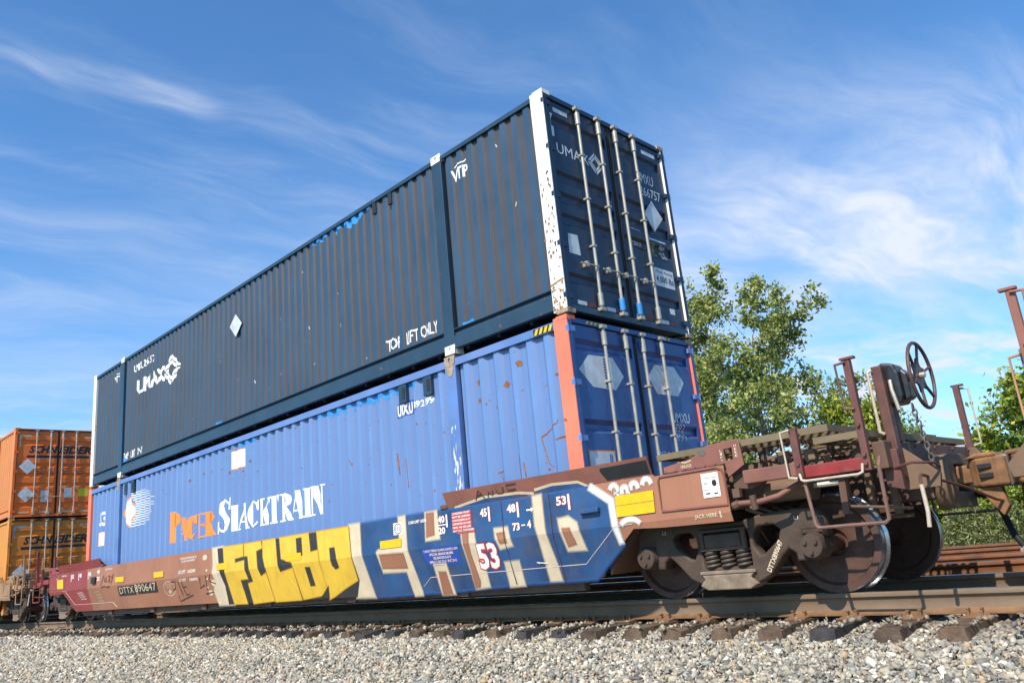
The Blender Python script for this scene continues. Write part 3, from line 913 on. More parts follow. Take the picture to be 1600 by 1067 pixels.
def glyph(ch):
    """heavy high-contrast serif capitals in a unit box, as overlapping pieces"""
    R_ = lambda a, b, c, d: [(a, c), (b, c), (b, d), (a, d)]
    def stem(x, w, o=0.09): return [R_(x, x + w, 0, 1), R_(x - o, x + w + o, 0, 0.055), R_(x - o, x + w + o, 0.945, 1)]
    def bowl(cx, cz, rx, rz, ix, iz):
        o = ell(cx, cz, rx, rz, 14, -math.pi / 2, math.pi / 2); i = ell(cx, cz, ix, iz, 14, -math.pi / 2, math.pi / 2)
        return [o + i[::-1]]
    if ch == 'I': return stem(0.25, 0.5, 0.2)
    if ch == 'T': return [R_(0.24, 0.76, 0, 1), R_(0.12, 0.88, 0, 0.055), R_(0, 1, 0.93, 1), [(0, 1), (0.04, 0.7), (0.16, 0.94), (0.16, 1)], [(1, 1), (0.84, 1), (0.84, 0.94), (0.96, 0.7)]]
    if ch == 'P': return stem(0.1, 0.36, 0.1) + bowl(0.40, 0.725, 0.6, 0.275, 0.22, 0.225)
    if ch == 'R': return stem(0.1, 0.36, 0.1) + bowl(0.40, 0.74, 0.52, 0.26, 0.16, 0.21) + [[(0.42, 0.5), (0.66, 0.5), (1.0, 0.03), (1.0, 0), (0.72, 0)]]
    if ch == 'A': return [[(0.03, 0), (0.11, 0), (0.52, 0.93), (0.46, 1)], [(0.34, 1), (0.62, 1), (1.02, 0), (0.56, 0)], R_(0.24, 0.7, 0.27, 0.33), R_(-0.04, 0.22, 0, 0.05), R_(0.52, 1.04, 0, 0.05)]
    if ch == 'C':
        aa = np.linspace(math.radians(42), math.radians(318), 22)
        pth = [(0.60 + 0.40 * math.cos(a) - 0.06, 0.5 + 0.46 * math.sin(a)) for a in aa]
        return ribbon(pth, [0.07 + 0.36 * max(0.0, -math.cos(a)) ** 1.2 for a in aa]) + [[(0.82, 0.62), (0.95, 0.62), (0.96, 1.0), (0.88, 1.0), (0.76, 0.86)]]
    if ch == 'E': return stem(0.1, 0.36, 0.1) + [R_(0.46, 0.95, 0, 0.055), R_(0.46, 0.95, 0.945, 1), R_(0.46, 0.78, 0.48, 0.54), [(0.95, 0), (0.95, 0.3), (0.78, 0.05)], [(0.95, 1), (0.78, 0.95), (0.95, 0.72)], [(0.78, 0.36), (0.78, 0.66), (0.64, 0.51)]]
    if ch == 'K': return stem(0.08, 0.38, 0.08) + [[(0.36, 0.42), (0.42, 0.38), (0.92, 0.97), (0.84, 0.97)], [(0.44, 0.50), (0.66, 0.68), (1.02, 0.02), (1.02, 0), (0.58, 0)], R_(0.7, 1.0, 0.945, 1)]
    if ch == 'N': return [R_(0.1, 0.2, 0, 1), R_(0.86, 0.95, 0, 1), [(0.06, 1), (0.48, 1), (0.97, 0), (0.60, 0)], R_(0, 0.32, 0, 0.05), R_(0, 0.3, 0.95, 1), R_(0.74, 1.06, 0.95, 1)]
    if ch == 'S':
        path = [(0.90, 0.80), (0.74, 0.93), (0.48, 0.95), (0.26, 0.85), (0.25, 0.70), (0.42, 0.57), (0.62, 0.46), (0.77, 0.32), (0.72, 0.14), (0.48, 0.05), (0.22, 0.08), (0.06, 0.24)]
        ww = [0.05, 0.07, 0.09, 0.2, 0.3, 0.36, 0.36, 0.3, 0.2, 0.09, 0.07, 0.05]
        return ribbon(path, ww) + [[(0.84, 0.66), (0.96, 0.66), (0.98, 1.02), (0.9, 1.0)], [(0.02, -0.02), (0.1, 0.0), (0.16, 0.34), (0.04, 0.36)]]
    return []


def serif_word(word, widths, x0, x1, z0, z1, ztop_first=None):
    gap = 0.015
    tot = sum(widths) + gap * (len(word) - 1)
    k = (x1 - x0) / tot; x = x0; out = []
    for i, (ch, w) in enumerate(zip(word, widths)):
        zt = ztop_first if (i == 0 and ztop_first) else z1
        out.append((ch, [[(x + a * w * k, z0 + b * (zt - z0)) for a, b in p] for p in glyph(ch)]))
        x += (w + gap) * k
    return out


def make_container(name, loc, c):
    t = empty(name, loc)
    H = HGT
    pitch, fo, fi, dep = c['pitch'], c['fo'], c['fi'], c['depth']
    yo = HW - 0.023
    top_r, bot_r = c['top_rail'], c['bottom_rail']
    posts = [(-2.17, -1.965), (-14.19, -13.985)]
    secs = [(-LEN + 0.21, posts[1][0]), (posts[1][1] + 0.035, posts[0][0]), (posts[0][1] + 0.035, -0.215)]
    prof = []
    for a, b in secs: prof.append(corr(a, b, pitch, fo, fi, dep))
    z0p, z1p = bot_r + 0.0, H - 0.045 - 0.02
    for sgn in (-1, 1):
        for pr in prof:
            vs = []; fs = []; du = []
            for x, d in pr:
                vs += [(x, sgn * (yo - d), z0p), (x, sgn * (yo - d), z1p)]
            for i in range(len(pr) - 1):
                fs.append((2 * i, 2 * i + 2, 2 * i + 3, 2 * i + 1) if sgn < 0 else (2 * i, 2 * i + 1, 2 * i + 3, 2 * i + 2))
                du.append(0.0 if (pr[i][1] == 0 and pr[i + 1][1] == 0) else 1.0)
            me = bpy.data.meshes.new('side_panel'); me.from_pydata(vs, [], fs)
            at = me.attributes.new('dust', 'FLOAT', 'FACE'); at.data.foreach_set('value', du)
            link('side_panel', me, c['side'], t)
    # backing so the slots beside the stacking posts are closed
    b = MB()
    b.box(-LEN + 0.05, -0.12, -HW + 0.10, HW - 0.10, 0.12, H - 0.06)
    b.build('inner_lining', black_paint, t)
    # rails
    for sgn in (-1, 1):
        for a, b_ in ((-LEN + 0.2, posts[1][0]), (posts[1][1], posts[0][0]), (posts[0][1], -0.2)):
            y1 = sgn * HW
            MB().prism([(y1, H - 0.045 - top_r), (y1, H - 0.045), (y1 - sgn * 0.07, H - 0.045), (y1 - sgn * 0.07, H - 0.045 - 0.03), (y1 - sgn * 0.012, H - 0.045 - top_r)], 'x', a, b_).build('top_rail', c['rail'], t, bevel=0.004)
            B = bot_r
            r_ = MB()
            r_.prism([(y1, B - 0.006), (y1, B + 0.004), (y1 - sgn * 0.06, B + 0.012), (y1 - sgn * 0.06, B - 0.085), (y1 - sgn * 0.02, B - 0.085), (y1 - sgn * 0.045, B - 0.02)], 'x', a, b_)
            r_.prism([(y1 - sgn * 0.006, B - 0.092), (y1 - sgn * 0.014, B - 0.092), (y1 - sgn * 0.07, B - 0.088), (y1 - sgn * 0.07, 0.06), (y1 - sgn * 0.014, 0.06), (y1 - sgn * 0.004, 0.068)], 'x', a, b_)
            r_.build('bottom_rail', c['rail'], t)
        for a, b_ in posts:
            MB().box(a, b_, min(sgn * HW, sgn * (HW - 0.085)), max(sgn * HW, sgn * (HW - 0.085)), 0.118, H - 0.118).build('stacking_post', c['rail'], t, bevel=0.006)
            for z_ in (0.0, H - 0.118):
                y0, y1 = sorted((sgn * (HW + 0.004), sgn * (HW - 0.158)))
                f_ = plate('corner_casting', [(a + 0.004, z_), (b_ - 0.004 + 0.02 * 0, z_), (b_ - 0.004, z_ + 0.118), (a + 0.004, z_ + 0.118)], [ell((a + b_) / 2, z_ + 0.06, 0.022, 0.038, 12)],
                           'y', sgn * (HW - 0.002), 0.014, c.get('casting', steel_rust), t, 0.002)
                MB().box(a + 0.006, b_ - 0.006, y0 + 0.016 if sgn < 0 else y0, y1 if sgn < 0 else y1 - 0.016, z_ + 0.002, z_ + 0.116).build('casting_block', c.get('casting', steel_rust), f_)
        if c.get('tab'):
            for a, b_ in posts:
                MB().prism([(a + 0.03, H - 0.118), (b_ - 0.03, H - 0.118), (b_ - 0.03, H - 0.2), (b_ - 0.075, H - 0.27), (a + 0.075, H - 0.27), (a + 0.03, H - 0.2)], 'y', sgn * (HW + 0.0), sgn * (HW + 0.006)).build('gusset_tab', steel_rust, t)
        for a, b_ in ((-0.21, 0.0), (-LEN, -LEN + 0.2)):
            y0, y1 = sorted((sgn * HW, sgn * (HW - 0.075)))
            MB().box(a, b_, y0, y1, 0.03, H - 0.012).build('corner_post', c['post'], t, bevel=0.006)
            y0, y1 = sorted((sgn * (HW + 0.003), sgn * (HW - 0.15)))
            xc0, xc1 = (a + 0.05, b_ + 0.004) if b_ == 0.0 else (a - 0.004, b_ - 0.05)
            MB().box(xc0, xc1, y0, y1, H - 0.055, H).build('corner_fitting', steel_rust if sgn > 0 else c.get('cap', c['post']), t, bevel=0.005)
            MB().box(xc0, xc1, y0, y1, 0.0, 0.055).build('corner_fitting', steel_rust, t, bevel=0.005)
        # the posts' door-side faces are in the door colour
        y0, y1 = sorted((sgn * (HW - 0.076), sgn * (HW - (0.014 if sgn < 0 else 0.012))))
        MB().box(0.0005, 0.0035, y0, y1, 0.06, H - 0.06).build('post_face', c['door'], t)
    # roof, floor, far end
    rf = MB()
    pr = corr(-LEN + 0.1, -0.1, 0.3, 0.5, 0.3, 0.018)
    vs = []; fs = []
    for x, d in pr: vs += [(x, -HW + 0.06, H - 0.05 - d), (x, HW - 0.06, H - 0.05 - d)]
    fs = [(2 * i, 2 * i + 1, 2 * i + 3, 2 * i + 2) for i in range(len(pr) - 1)]
    rf.add(vs, fs); rf.build('roof', c['rail'], t)
    fl = MB(); fl.box(-LEN + 0.1, -0.1, -HW + 0.08, HW - 0.08, 0.085, 0.115)
    for i in range(27): fl.box(-LEN + 0.4 + i * 0.58, -LEN + 0.45 + i * 0.58, -HW + 0.085, HW - 0.085, 0.03, 0.083)
    fl.build('floor', black_paint, t)
    pr = corr(-HW + 0.075, HW - 0.075, 0.25, 0.4, 0.3, 0.03)
    vs = []
    for y, d in pr: vs += [(-LEN + 0.02 + d, y, 0.12), (-LEN + 0.02 + d, y, H - 0.06)]
    me = bpy.data.meshes.new('front_wall'); me.from_pydata(vs, [], [(2 * i, 2 * i + 1, 2 * i + 3, 2 * i + 2) for i in range(len(pr) - 1)])
    link('front_wall', me, c['rail'], t)
    # ---- door end
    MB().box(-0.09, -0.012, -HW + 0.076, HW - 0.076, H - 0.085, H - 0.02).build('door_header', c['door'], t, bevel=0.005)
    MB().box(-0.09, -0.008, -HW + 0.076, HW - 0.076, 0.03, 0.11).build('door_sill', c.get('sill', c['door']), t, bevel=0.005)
    zd0, zd1 = 0.125, H - 0.095
    ch = c['channels']; sd = c.get('ch_depth', 0.032); sl = c.get('ch_slope', 0.035)
    X0 = -0.035
    def xf_(z):
        for a, b_ in ch:
            if a <= z <= b_:
                return X0 - sd * min(1.0, (z - a) / sl, (b_ - z) / sl)
        return X0
    zb = sorted(sum([[a, a + sl, b_ - sl, b_] for a, b_ in ch], []))
    dsh = c.get('decal_shift', 0.0)
    dsurf = Surf(lambda y, z, o: (xf_(z) + o, y + dsh, z), (), zb)
    doors = []
    for (ya, yb) in ((-HW + 0.078, -0.008), (0.008, HW - 0.078)):
        m_ = MB()
        mg = 0.07
        zs = [zd0] + zb + [zd1]
        vs = []
        for z in zs: vs += [(xf_(z), ya + mg, z), (xf_(z), yb - mg, z)]
        m_.add(vs, [(2 * i, 2 * i + 1, 2 * i + 3, 2 * i + 2) for i in range(len(zs) - 1)])
        for p, q in ((ya, ya + mg), (yb - mg, yb)):
            m_.add([(X0, p, zd0), (X0, q, zd0), (X0, q, zd1), (X0, p, zd1)], [(0, 1, 2, 3)])
        for a, b_ in ch:
            for y in (ya + mg, yb - mg):
                m_.add([(X0, y, a), (X0 - sd, y, a + sl), (X0 - sd, y, b_ - sl), (X0, y, b_)], [(0, 1, 2, 3)])
        for (p, q) in ((ya, yb),):
            m_.add([(X0, p, zd0), (X0, q, zd0), (X0 - 0.05, q, zd0), (X0 - 0.05, p, zd0), (X0, p, zd1), (X0, q, zd1), (X0 - 0.05, q, zd1), (X0 - 0.05, p, zd1)], [(0, 1, 2, 3), (4, 5, 6, 7), (0, 3, 7, 4), (1, 2, 6, 5)])
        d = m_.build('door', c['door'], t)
        doors.append(d)
        MB().box(X0 - 0.002, X0 + 0.008, (yb - 0.02 if yb < 0 else ya), (yb if yb < 0 else ya + 0.02), zd0, zd1).build('door_seal', rubber, d)
        hy = ya if ya < -0.5 else yb
        sg = -1 if hy < 0 else 1
        for hz in (0.20, 0.84, 1.47, 2.10, 2.73):
            h_ = MB()
            h_.box(X0 + 0.002, 0.004, *sorted((sg * (HW + 0.0015), sg * (HW - 0.13))), hz - 0.028, hz + 0.036)
            h_.tube([(0.002, sg * (HW - 0.012), hz - 0.045), (0.002, sg * (HW - 0.012), hz + 0.053)], 0.010, 8)
            h_.build('hinge', c['hinge'], d, bevel=0.003)
    for i, y in enumerate(c['rods']):
        d = doors[0] if y < 0 else doors[1]
        r_ = MB().tube([(0.012, y, 0.10), (0.012, y, H - 0.06)], 0.0205, 10)
        for z_ in (0.24, H - 0.22): r_.tube([(0.012, y, z_ - 0.08), (0.012, y, z_ + 0.08)], 0.033, 10)
        for z_ in (0.115, H - 0.075): r_.box(-0.02, 0.045, y - 0.045, y + 0.045, z_ - 0.02, z_ + 0.02)
        rod = r_.build('locking_rod', galv, d, smooth=True)
        for z_ in (0.93, 1.56, 2.16): MB().box(X0, 0.038, y - 0.032, y + 0.032, z_ - 0.014, z_ + 0.014).build('rod_bracket', galv, d, bevel=0.004)
    for a, b_ in ((c['rods'][0], c['rods'][1]), (c['rods'][2], c['rods'][3])):
        d = doors[0] if a < 0 else doors[1]
        for y, dy in ((a, -0.30), (b_, -0.30)):
            h_ = MB().tube([(0.036, y + 0.02, 0.655), (0.036, y - 0.04, 0.655), (0.022, y - 0.10, 0.662), (0.022, y + dy, 0.655)], 0.0095, 8)
            h_.box(X0, 0.034, y + dy * 0.62 - 0.022, y + dy * 0.62 + 0.022, 0.625, 0.69)
            h_.build('door_handle', c.get('handle', galv), d)
    ssurf = Surf(None)
    allp = sorted(sum(prof, []))
    xs = np.array([p[0] for p in allp]); ds = np.array([p[1] for p in allp])
    ssurf = Surf(lambda x, z, o: (x, -(yo - float(np.interp(x, xs, ds))) - o, z), [p[0] for p in allp])
    return t, ssurf, dsurf, doors


RODS = (-0.66, -0.24, 0.12, 0.53)
GROUP_C = 'containers stacked on the train'
# --- dark navy container on top
Z1, Z2 = 0.282, 3.198
up_cfg = dict(pitch=0.209, fo=0.40, fi=0.34, depth=0.03, top_rail=0.062, bottom_rail=0.32, side=navy, rail=navy_rail, post=white_post, door=navy_door, hinge=navy_door,
              channels=[(2.44, 2.60), (1.68, 1.84), (1.40, 1.56), (1.12, 1.28), (0.38, 0.52)], rods=RODS, casting=white_post, sill=navy_rail, decal_shift=0.05)
upper, us, ud, udoors = make_container('shipping_container', (0.03, 0, Z2), up_cfg)
tag(upper, 'dark navy container with white corner posts, top of the nearer stack', 'container', GROUP_C)
O = -0.03       # world x -> local x


def zz(z): return z - Z2


side = upper
paint_text('UMAX', (-13.16 + O, -11.55 + O, zz(4.98), zz(5.33)), us, 'lettering', white_ink, side, 0.03)
paint_polys(diamond_logo(-11.19 + O, zz(5.14), 0.46, 0.36), us, 'logo', white_ink, side)
paint_text('UMXU 266757', (-13.37 + O, -12.2 + O, zz(5.57), zz(5.74)), us, 'lettering', white_ink, side, 0.02)
paint_text('VTP', (-14.67 + O, -14.3 + O, zz(5.57), zz(5.74)), us, 'lettering', white_ink, side, 0.02)
for w_, a, b in (('TOP', -13.88, -13.56), ('LIFT', -13.42, -13.16), ('ONLY', -13.06, -12.72)):
    paint_text(w_, (a + O, b + O, zz(3.57), zz(3.73)), us, 'lettering', white_ink, side, 0.015)
paint_text('VTP', (-1.76 + O, -1.45 + O, zz(5.56), zz(5.74)), us, 'lettering', white_ink, side, 0.02)
tl = [(-1.71 + O, zz(5.775)), (-1.66 + O, zz(5.80)), (-1.60 + O, zz(5.79)), (-1.53 + O, zz(5.785)), (-1.47 + O, zz(5.81))]
paint_polys(ribbon(tl, 0.018), us, 'lettering', white_ink, side)
paint_polys(ribbon([(a - 12.9, b) for a, b in tl], 0.018), us, 'lettering', white_ink, side)
for w_, a, b in (('TOP', -3.46, -3.12), ('LIFT', -3.00, -2.73), ('ONLY', -2.64, -2.31)):
    paint_text(w_, (a + O, b + O, zz(3.585), zz(3.76)), us, 'lettering', white_ink, side, 0.012)
# touch-up paint and scrapes
sm = []
x = -5.5
while x < -3.6:
    w_ = rng.uniform(0.06, 0.16); h_ = rng.uniform(0.05, 0.22) * (0.4 + 0.6 * math.sin((x + 5.5) / 1.9 * math.pi))
    sm.append([(x, zz(6.02)), (x, zz(6.02) - h_ * 0.8), (x + w_ * 0.5, zz(6.02) - h_), (x + w_, zz(6.02) - h_ * 0.6), (x + w_, zz(6.02))]); x += w_ + 0.004
paint_polys(sm, us, 'touch_up_patch', cyan_patch, side)
paint_polys([rect(-1.80, -1.58, zz(3.53), zz(3.565))], us, 'touch_up_patch', cyan_patch, side)
paint_polys([rect(-14.0, -13.7, zz(3.53), zz(3.60)), rect(-9.1, -8.8, zz(3.53), zz(3.57))], us, 'touch_up_patch', cyan_patch, side)
scr = []
for i in range(26):
    x = rng.uniform(-15.5, -0.4); z = rng.choice([rng.uniform(3.6, 4.6), rng.uniform(3.6, 5.8)]); l = rng.uniform(0.015, 0.06)
    scr.append(ribbon([(x, zz(z)), (x + rng.uniform(-0.02, 0.04), zz(z + l))], rng.uniform(0.006, 0.014))[0])
tag(paint_polys(scr, us, 'scrape', grey_ink, side), kind='stuff')
# diamond placard on the side, standing off the sheet
plate('placard', [(-8.36 + O, zz(5.31)), (-8.11 + O, zz(5.05)), (-7.87 + O, zz(5.26)), (-8.12 + O, zz(5.50))], [], 'y', -HW - 0.004, 0.012, grey_ink, side, 0.002)
for x in (-3.62, -3.22):                                  # seal-lock recess plates
    MB().box(x, x + 0.09, -HW + 0.0, -HW + 0.03, zz(5.80), zz(5.98)).build('lock_box', black_paint, side, bevel=0.004)
# rust and scuffs on the near white post
rp = []; kp = []
for i in range(70):
    z = 3.22 + 0.36 * rng.random() ** 1.6 if i < 48 else rng.uniform(3.5, 4.4); x = -0.21 + 0.2 * rng.random() + O * 0; r_ = rng.uniform(0.004, 0.02)
    rp.append([(x + r_ * rng.uniform(0.5, 1.3) * math.cos(a), zz(z) + r_ * rng.uniform(0.6, 1.6) * math.sin(a)) for a in np.linspace(0, 6.28, 9)[:-1]])
for i in range(34):
    z = rng.uniform(3.5, 5.0); x = -0.035 - abs(rng.gauss(0, 0.02)) if i % 3 else -0.17 + rng.gauss(0, 0.02); r_ = rng.uniform(0.004, 0.012)
    kp.append([(x + r_ * rng.uniform(0.5, 1.3) * math.cos(a), zz(z) + r_ * rng.uniform(1.0, 4.0) * math.sin(a)) for a in np.linspace(0, 6.28, 8)[:-1]])
rp += ribbon([(-0.21, zz(3.56)), (-0.10, zz(3.585)), (-0.002, zz(3.60))], 0.02)
post_s = Surf(lambda x, z, o: (x, -HW - o, z))
rusty = mat('post_rust', (0.34, 0.16, 0.055), 0.9, var=0.45, scale=25)
tag(paint_polys(rp, post_s, 'rust_mark', rusty, side, 1, 0.00002), kind='stuff')
tag(paint_polys(kp, post_s, 'scuff', black_paint, side, 1.6, 0.00002), kind='stuff')
# doors
L_, R2 = udoors
def dz_(z): return z - Z2
paint_text('UMAX', (-1.14, -0.53, dz_(5.285), dz_(5.425)), ud, 'lettering', shaded_white, L_, 0.0)
paint_polys(diamond_logo(-0.39, dz_(5.355), 0.165, 0.16), ud, 'logo', shaded_white, L_)
paint_text('UMXU', (0.52, 0.90, dz_(5.38), dz_(5.53)), ud, 'lettering', shaded_white, R2, 0.0)
paint_text('266757', (0.55, 1.03, dz_(5.18), dz_(5.32)), ud, 'lettering', shaded_white, R2, 0.0)
plate('placard', [(0.61, dz_(4.90)), (0.79, dz_(4.66)), (1.04, dz_(4.91)), (0.82, dz_(5.13))], [], 'x', -0.026, 0.012, grey_ink, R2, 0.002)
paint_polys([rect(0.14, 0.46, dz_(4.35), dz_(4.48)), rect(0.56, 1.0, dz_(4.27), dz_(4.50))], ud, 'decal_ground', black_ink, R2)
paint_text('INTERIOR', (0.16, 0.43, dz_(4.38), dz_(4.44)), ud, 'lettering', shaded_white, R2, 0.0, 0.2, 2)
paint_text('5750', (0.60, 0.72, dz_(4.43), dz_(4.485)), ud, 'lettering', cream_tape, R2, 0.0, 0.2, 2)
paint_text('4170', (0.60, 0.72, dz_(4.36), dz_(4.415)), ud, 'lettering', cream_tape, R2, 0.0, 0.2, 2)
paint_text('118', (0.62, 0.72, dz_(4.29), dz_(4.345)), ud, 'lettering', cream_tape, R2, 0.0, 0.2, 2)
for s_, z in (('kgs.', 4.43), ('cu.ft.', 4.36), ('cu.m.', 4.29)):
    paint_text(s_, (0.83, 0.97, dz_(z), dz_(z + 0.055)), ud, 'lettering', shaded_white, R2, 0.01, 0.2, 2)
paint_polys([rect(0.17, 0.42, dz_(4.60), dz_(4.62)), rect(0.60, 0.98, dz_(4.53), dz_(4.55))], ud, 'lettering', shaded_white, R2)
paint_polys([rect(0.60, 1.05, dz_(3.87), dz_(4.13))], ud, 'notice', shaded_white, R2)
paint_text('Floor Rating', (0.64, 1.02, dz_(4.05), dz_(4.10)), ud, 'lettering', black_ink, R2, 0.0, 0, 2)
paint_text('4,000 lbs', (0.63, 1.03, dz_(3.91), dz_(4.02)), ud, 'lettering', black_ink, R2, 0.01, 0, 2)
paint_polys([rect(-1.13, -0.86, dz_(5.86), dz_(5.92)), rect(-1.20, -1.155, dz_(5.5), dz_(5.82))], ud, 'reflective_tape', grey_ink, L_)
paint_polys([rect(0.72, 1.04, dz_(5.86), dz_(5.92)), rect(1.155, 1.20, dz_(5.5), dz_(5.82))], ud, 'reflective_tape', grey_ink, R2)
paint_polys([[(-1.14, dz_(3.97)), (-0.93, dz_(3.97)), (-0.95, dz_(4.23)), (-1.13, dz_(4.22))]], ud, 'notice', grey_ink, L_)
paint_polys([rect(0.83, 0.95, dz_(3.495), dz_(3.575))], ud, 'notice', shaded_white, R2)
for a in (-1.1, -0.55, 0.05, 0.6):
    dd = L_ if a < 0 else R2
    paint_polys([rect(a, a + 0.17, dz_(3.335), dz_(3.385))], ud, 'reflective_tape', grey_ink, dd)
    paint_polys([rect(a + 0.175, a + 0.34, dz_(3.335), dz_(3.385))], ud, 'reflective_tape', mat('dark_red_tape', (0.13, 0.02, 0.02), 0.5) if 'dark_red_tape' not in MATS else MATS['dark_red_tape'], dd)
for y in RODS[1:3]:
    MB().tube([(0.012, y, 0.16), (0.012, y, 0.31)], 0.0365, 10).build('rod_sleeve', cyan_patch, L_ if y < 0 else R2, smooth=True)

# --- blue container in the well
lo_cfg = dict(pitch=0.2745, fo=0.27, fi=0.33, depth=0.038, top_rail=0.10, bottom_rail=0.30, side=blue, rail=blue_rail, post=coral_post, door=blue_door, hinge=blue_rail,
              channels=[(2.49, 2.64), (1.54, 1.70), (0.82, 0.98)], ch_depth=0.04, ch_slope=0.055, rods=RODS, tab=True, sill=blue_door, decal_shift=0.05)
lower, ls, ld, ldoors = make_container('shipping_container', (0.0, 0, Z1), lo_cfg)
tag(lower, 'bright blue container with coral corner posts, sitting down in the well car', 'container', GROUP_C)
def lz(z): return z - Z1


for ch_, polys in serif_word('PACER', [0.62, 0.52, 0.52, 0.5, 0.54], -11.14, -9.06, lz(1.475), lz(1.93), lz(2.09)):
    paint_polys(polys, ls, 'letter', orange_ink, lower, 1, 0.0003)
for ch_, polys in serif_word('STACKTRAIN', [0.66, 0.5, 0.52, 0.5, 0.52, 0.5, 0.54, 0.52, 0.30, 0.56], -8.92, -5.27, lz(1.475), lz(1.93), lz(2.09)):
    paint_polys(polys, ls, 'letter', white_ink, lower, 1, 0.0003)
lens = lambda k: [(-13.43 + k * 0.30 * s_ * math.sin(math.pi * q) ** 1.3, lz(2.34) + k * 0.33 * (1 - 2 * q)) for s_, qs in ((1, np.linspace(0, 1, 14)), (-1, np.linspace(1, 0, 14)[1:-1])) for q in qs]
paint_polys([lens(1.12)], ls, 'logo', orange_ink, lower, 1)
paint_polys([lens(0.98)], ls, 'logo', white_ink, lower, 2)
wv = []
for i in range(15):
    z = 2.74 - i * 0.052
    x1 = -12.45 + 0.38 * math.sin(math.pi * i / 14) + rng.uniform(-0.1, 0.1); x0 = -13.40 + 0.30 * math.sin(math.pi * i / 14)
    n_ = 14
    wv += ribbon([(x0 + (x1 - x0) * k / n_, lz(z + 0.008 * math.sin(k * 1.6))) for k in range(n_ + 1)], [0.024 * (1 - 0.6 * k / n_) for k in range(n_ + 1)])
paint_polys(wv, ls, 'logo', white_ink, lower, 1)
paint_text('53', (-15.42, -15.0, lz(2.19), lz(2.53)), ls, 'lettering', white_ink, lower, 0.03)
for x0, x1, z0, z1 in ((-15.43, -14.95, 1.72, 2.05), (-8.36, -7.83, 2.57, 2.91)):
    paint_polys([rect(x0, x1, lz(z0), lz(z1))], ls, 'decal', orange_ink, lower, 1)
    paint_polys([rect(x0 + 0.01, x1 - 0.05, lz(z0 + 0.015), lz(z1 - 0.01))], ls, 'decal', white_ink, lower, 2)
paint_polys([[(-3.32, lz(2.585)), (-2.95, lz(2.59)), (-2.94, lz(2.79)), (-3.31, lz(2.785))]], ls, 'decal_ground', dark_blue_ink, lower, 1)
paint_text('UMXU', (-3.31, -2.97, lz(2.60), lz(2.765)), ls, 'lettering', white_ink, lower, 0.035, 0, 2)
paint_text('892199', (-2.93, -2.49, lz(2.65), lz(2.745)), ls, 'lettering', white_ink, lower, 0.02)
sm = []
x = -5.4
while x < -2.85:
    w_ = rng.uniform(0.05, 0.15); h_ = 0.03 + rng.uniform(0.02, 0.13) * (0.3 + 0.7 * math.sin((x + 5.4) / 2.6 * math.pi))
    sm.append([(x, lz(3.02)), (x, lz(3.02) - h_ * 0.7), (x + w_ * 0.5, lz(3.02) - h_), (x + w_, lz(3.02) - h_ * 0.75), (x + w_, lz(3.02))]); x += w_ + 0.003
paint_polys(sm, ls, 'touch_up_patch', cyan_patch, lower)
paint_polys([rect(-8.05, -7.45, lz(2.96), lz(3.02))], ls, 'touch_up_patch', cyan_patch, lower)
for x in (-3.20, -2.65, -13.72, -13.30):
    k_ = MB(); k_.box(x, x + 0.17, -HW - 0.003, -HW + 0.05, lz(2.76), lz(3.02))
    lb = k_.build('lock_box', navy_rail, lower, bevel=0.012)
    MB().box(x + 0.09, x + 0.15, -HW - 0.009, -HW - 0.002, lz(2.82), lz(2.98)).build('lock_slot', black_paint, lb)
hz = []
for i in range(4): hz.append([(-0.52 + i * 0.075, lz(3.045)), (-0.475 + i * 0.075, lz(3.045)), (-0.44 + i * 0.075, lz(3.115)), (-0.485 + i * 0.075, lz(3.115))])
flat_rail = Surf(lambda x, z, o: (x, -HW - o, z))
paint_polys([rect(-0.53, -0.22, lz(3.04), lz(3.12))], flat_rail, 'hazard_label', black_ink, lower, 1)
paint_polys(hz, flat_rail, 'hazard_label', hazard_yellow, lower, 2)
# rust scratches
rs_mat = mat('rust_scratch', (0.24, 0.095, 0.035), 0.9, var=0.4, scale=30)
sc = [[(-0.60, 1.86), (-0.40, 1.97), (-0.33, 1.98), (-0.32, 2.02)], [(-0.60, 1.86), (-0.55, 1.55), (-0.48, 1.50)], [(-0.38, 1.80), (-0.22, 1.82)], [(-1.02, 1.72), (-1.0, 1.45)], [(-0.92, 1.62), (-0.90, 1.45)],
      [(-1.34, 1.55), (-1.30, 1.40)], [(-1.40, 1.56), (-1.28, 1.57)], [(-2.02, 1.9), (-2.0, 1.6), (-2.03, 1.35)], [(-3.35, 2.1), (-3.33, 1.8)], [(-3.15, 2.0), (-3.12, 1.6)], [(-4.55, 2.2), (-4.45, 2.1)],
      [(-0.25, 2.05), (-0.24, 1.85)]]
pr_ = []
for p in sc: pr_ += ribbon([(a, lz(b)) for a, b in p], [rng.uniform(0.008, 0.024) for _ in p])
for i in range(80):
    x = rng.uniform(-13, -0.25); z = rng.choice([rng.uniform(2.3, 3.0), rng.uniform(1.3, 3.0)]); r_ = rng.uniform(0.006, 0.024)
    pr_.append([(x + r_ * rng.uniform(0.5, 1.3) * math.cos(a), lz(z) + r_ * rng.uniform(0.4, 0.9) * math.sin(a)) for a in np.linspace(0, 6.28, 8)[:-1]])
for i, (x, z) in enumerate([(-10.2, 2.62), (-9.6, 2.68), (-9.2, 2.66), (-8.5, 2.55), (-8.2, 2.62), (-7.7, 2.64), (-1.6, 2.72), (-1.62, 2.5), (-1.1, 2.6), (-0.85, 2.8)]):
    r_ = rng.uniform(0.03, 0.06)
    pr_.append([(x + r_ * rng.uniform(0.5, 1.2) * math.cos(a), lz(z) + r_ * rng.uniform(0.4, 0.9) * math.sin(a)) for a in np.linspace(0, 6.28, 10)[:-1]])
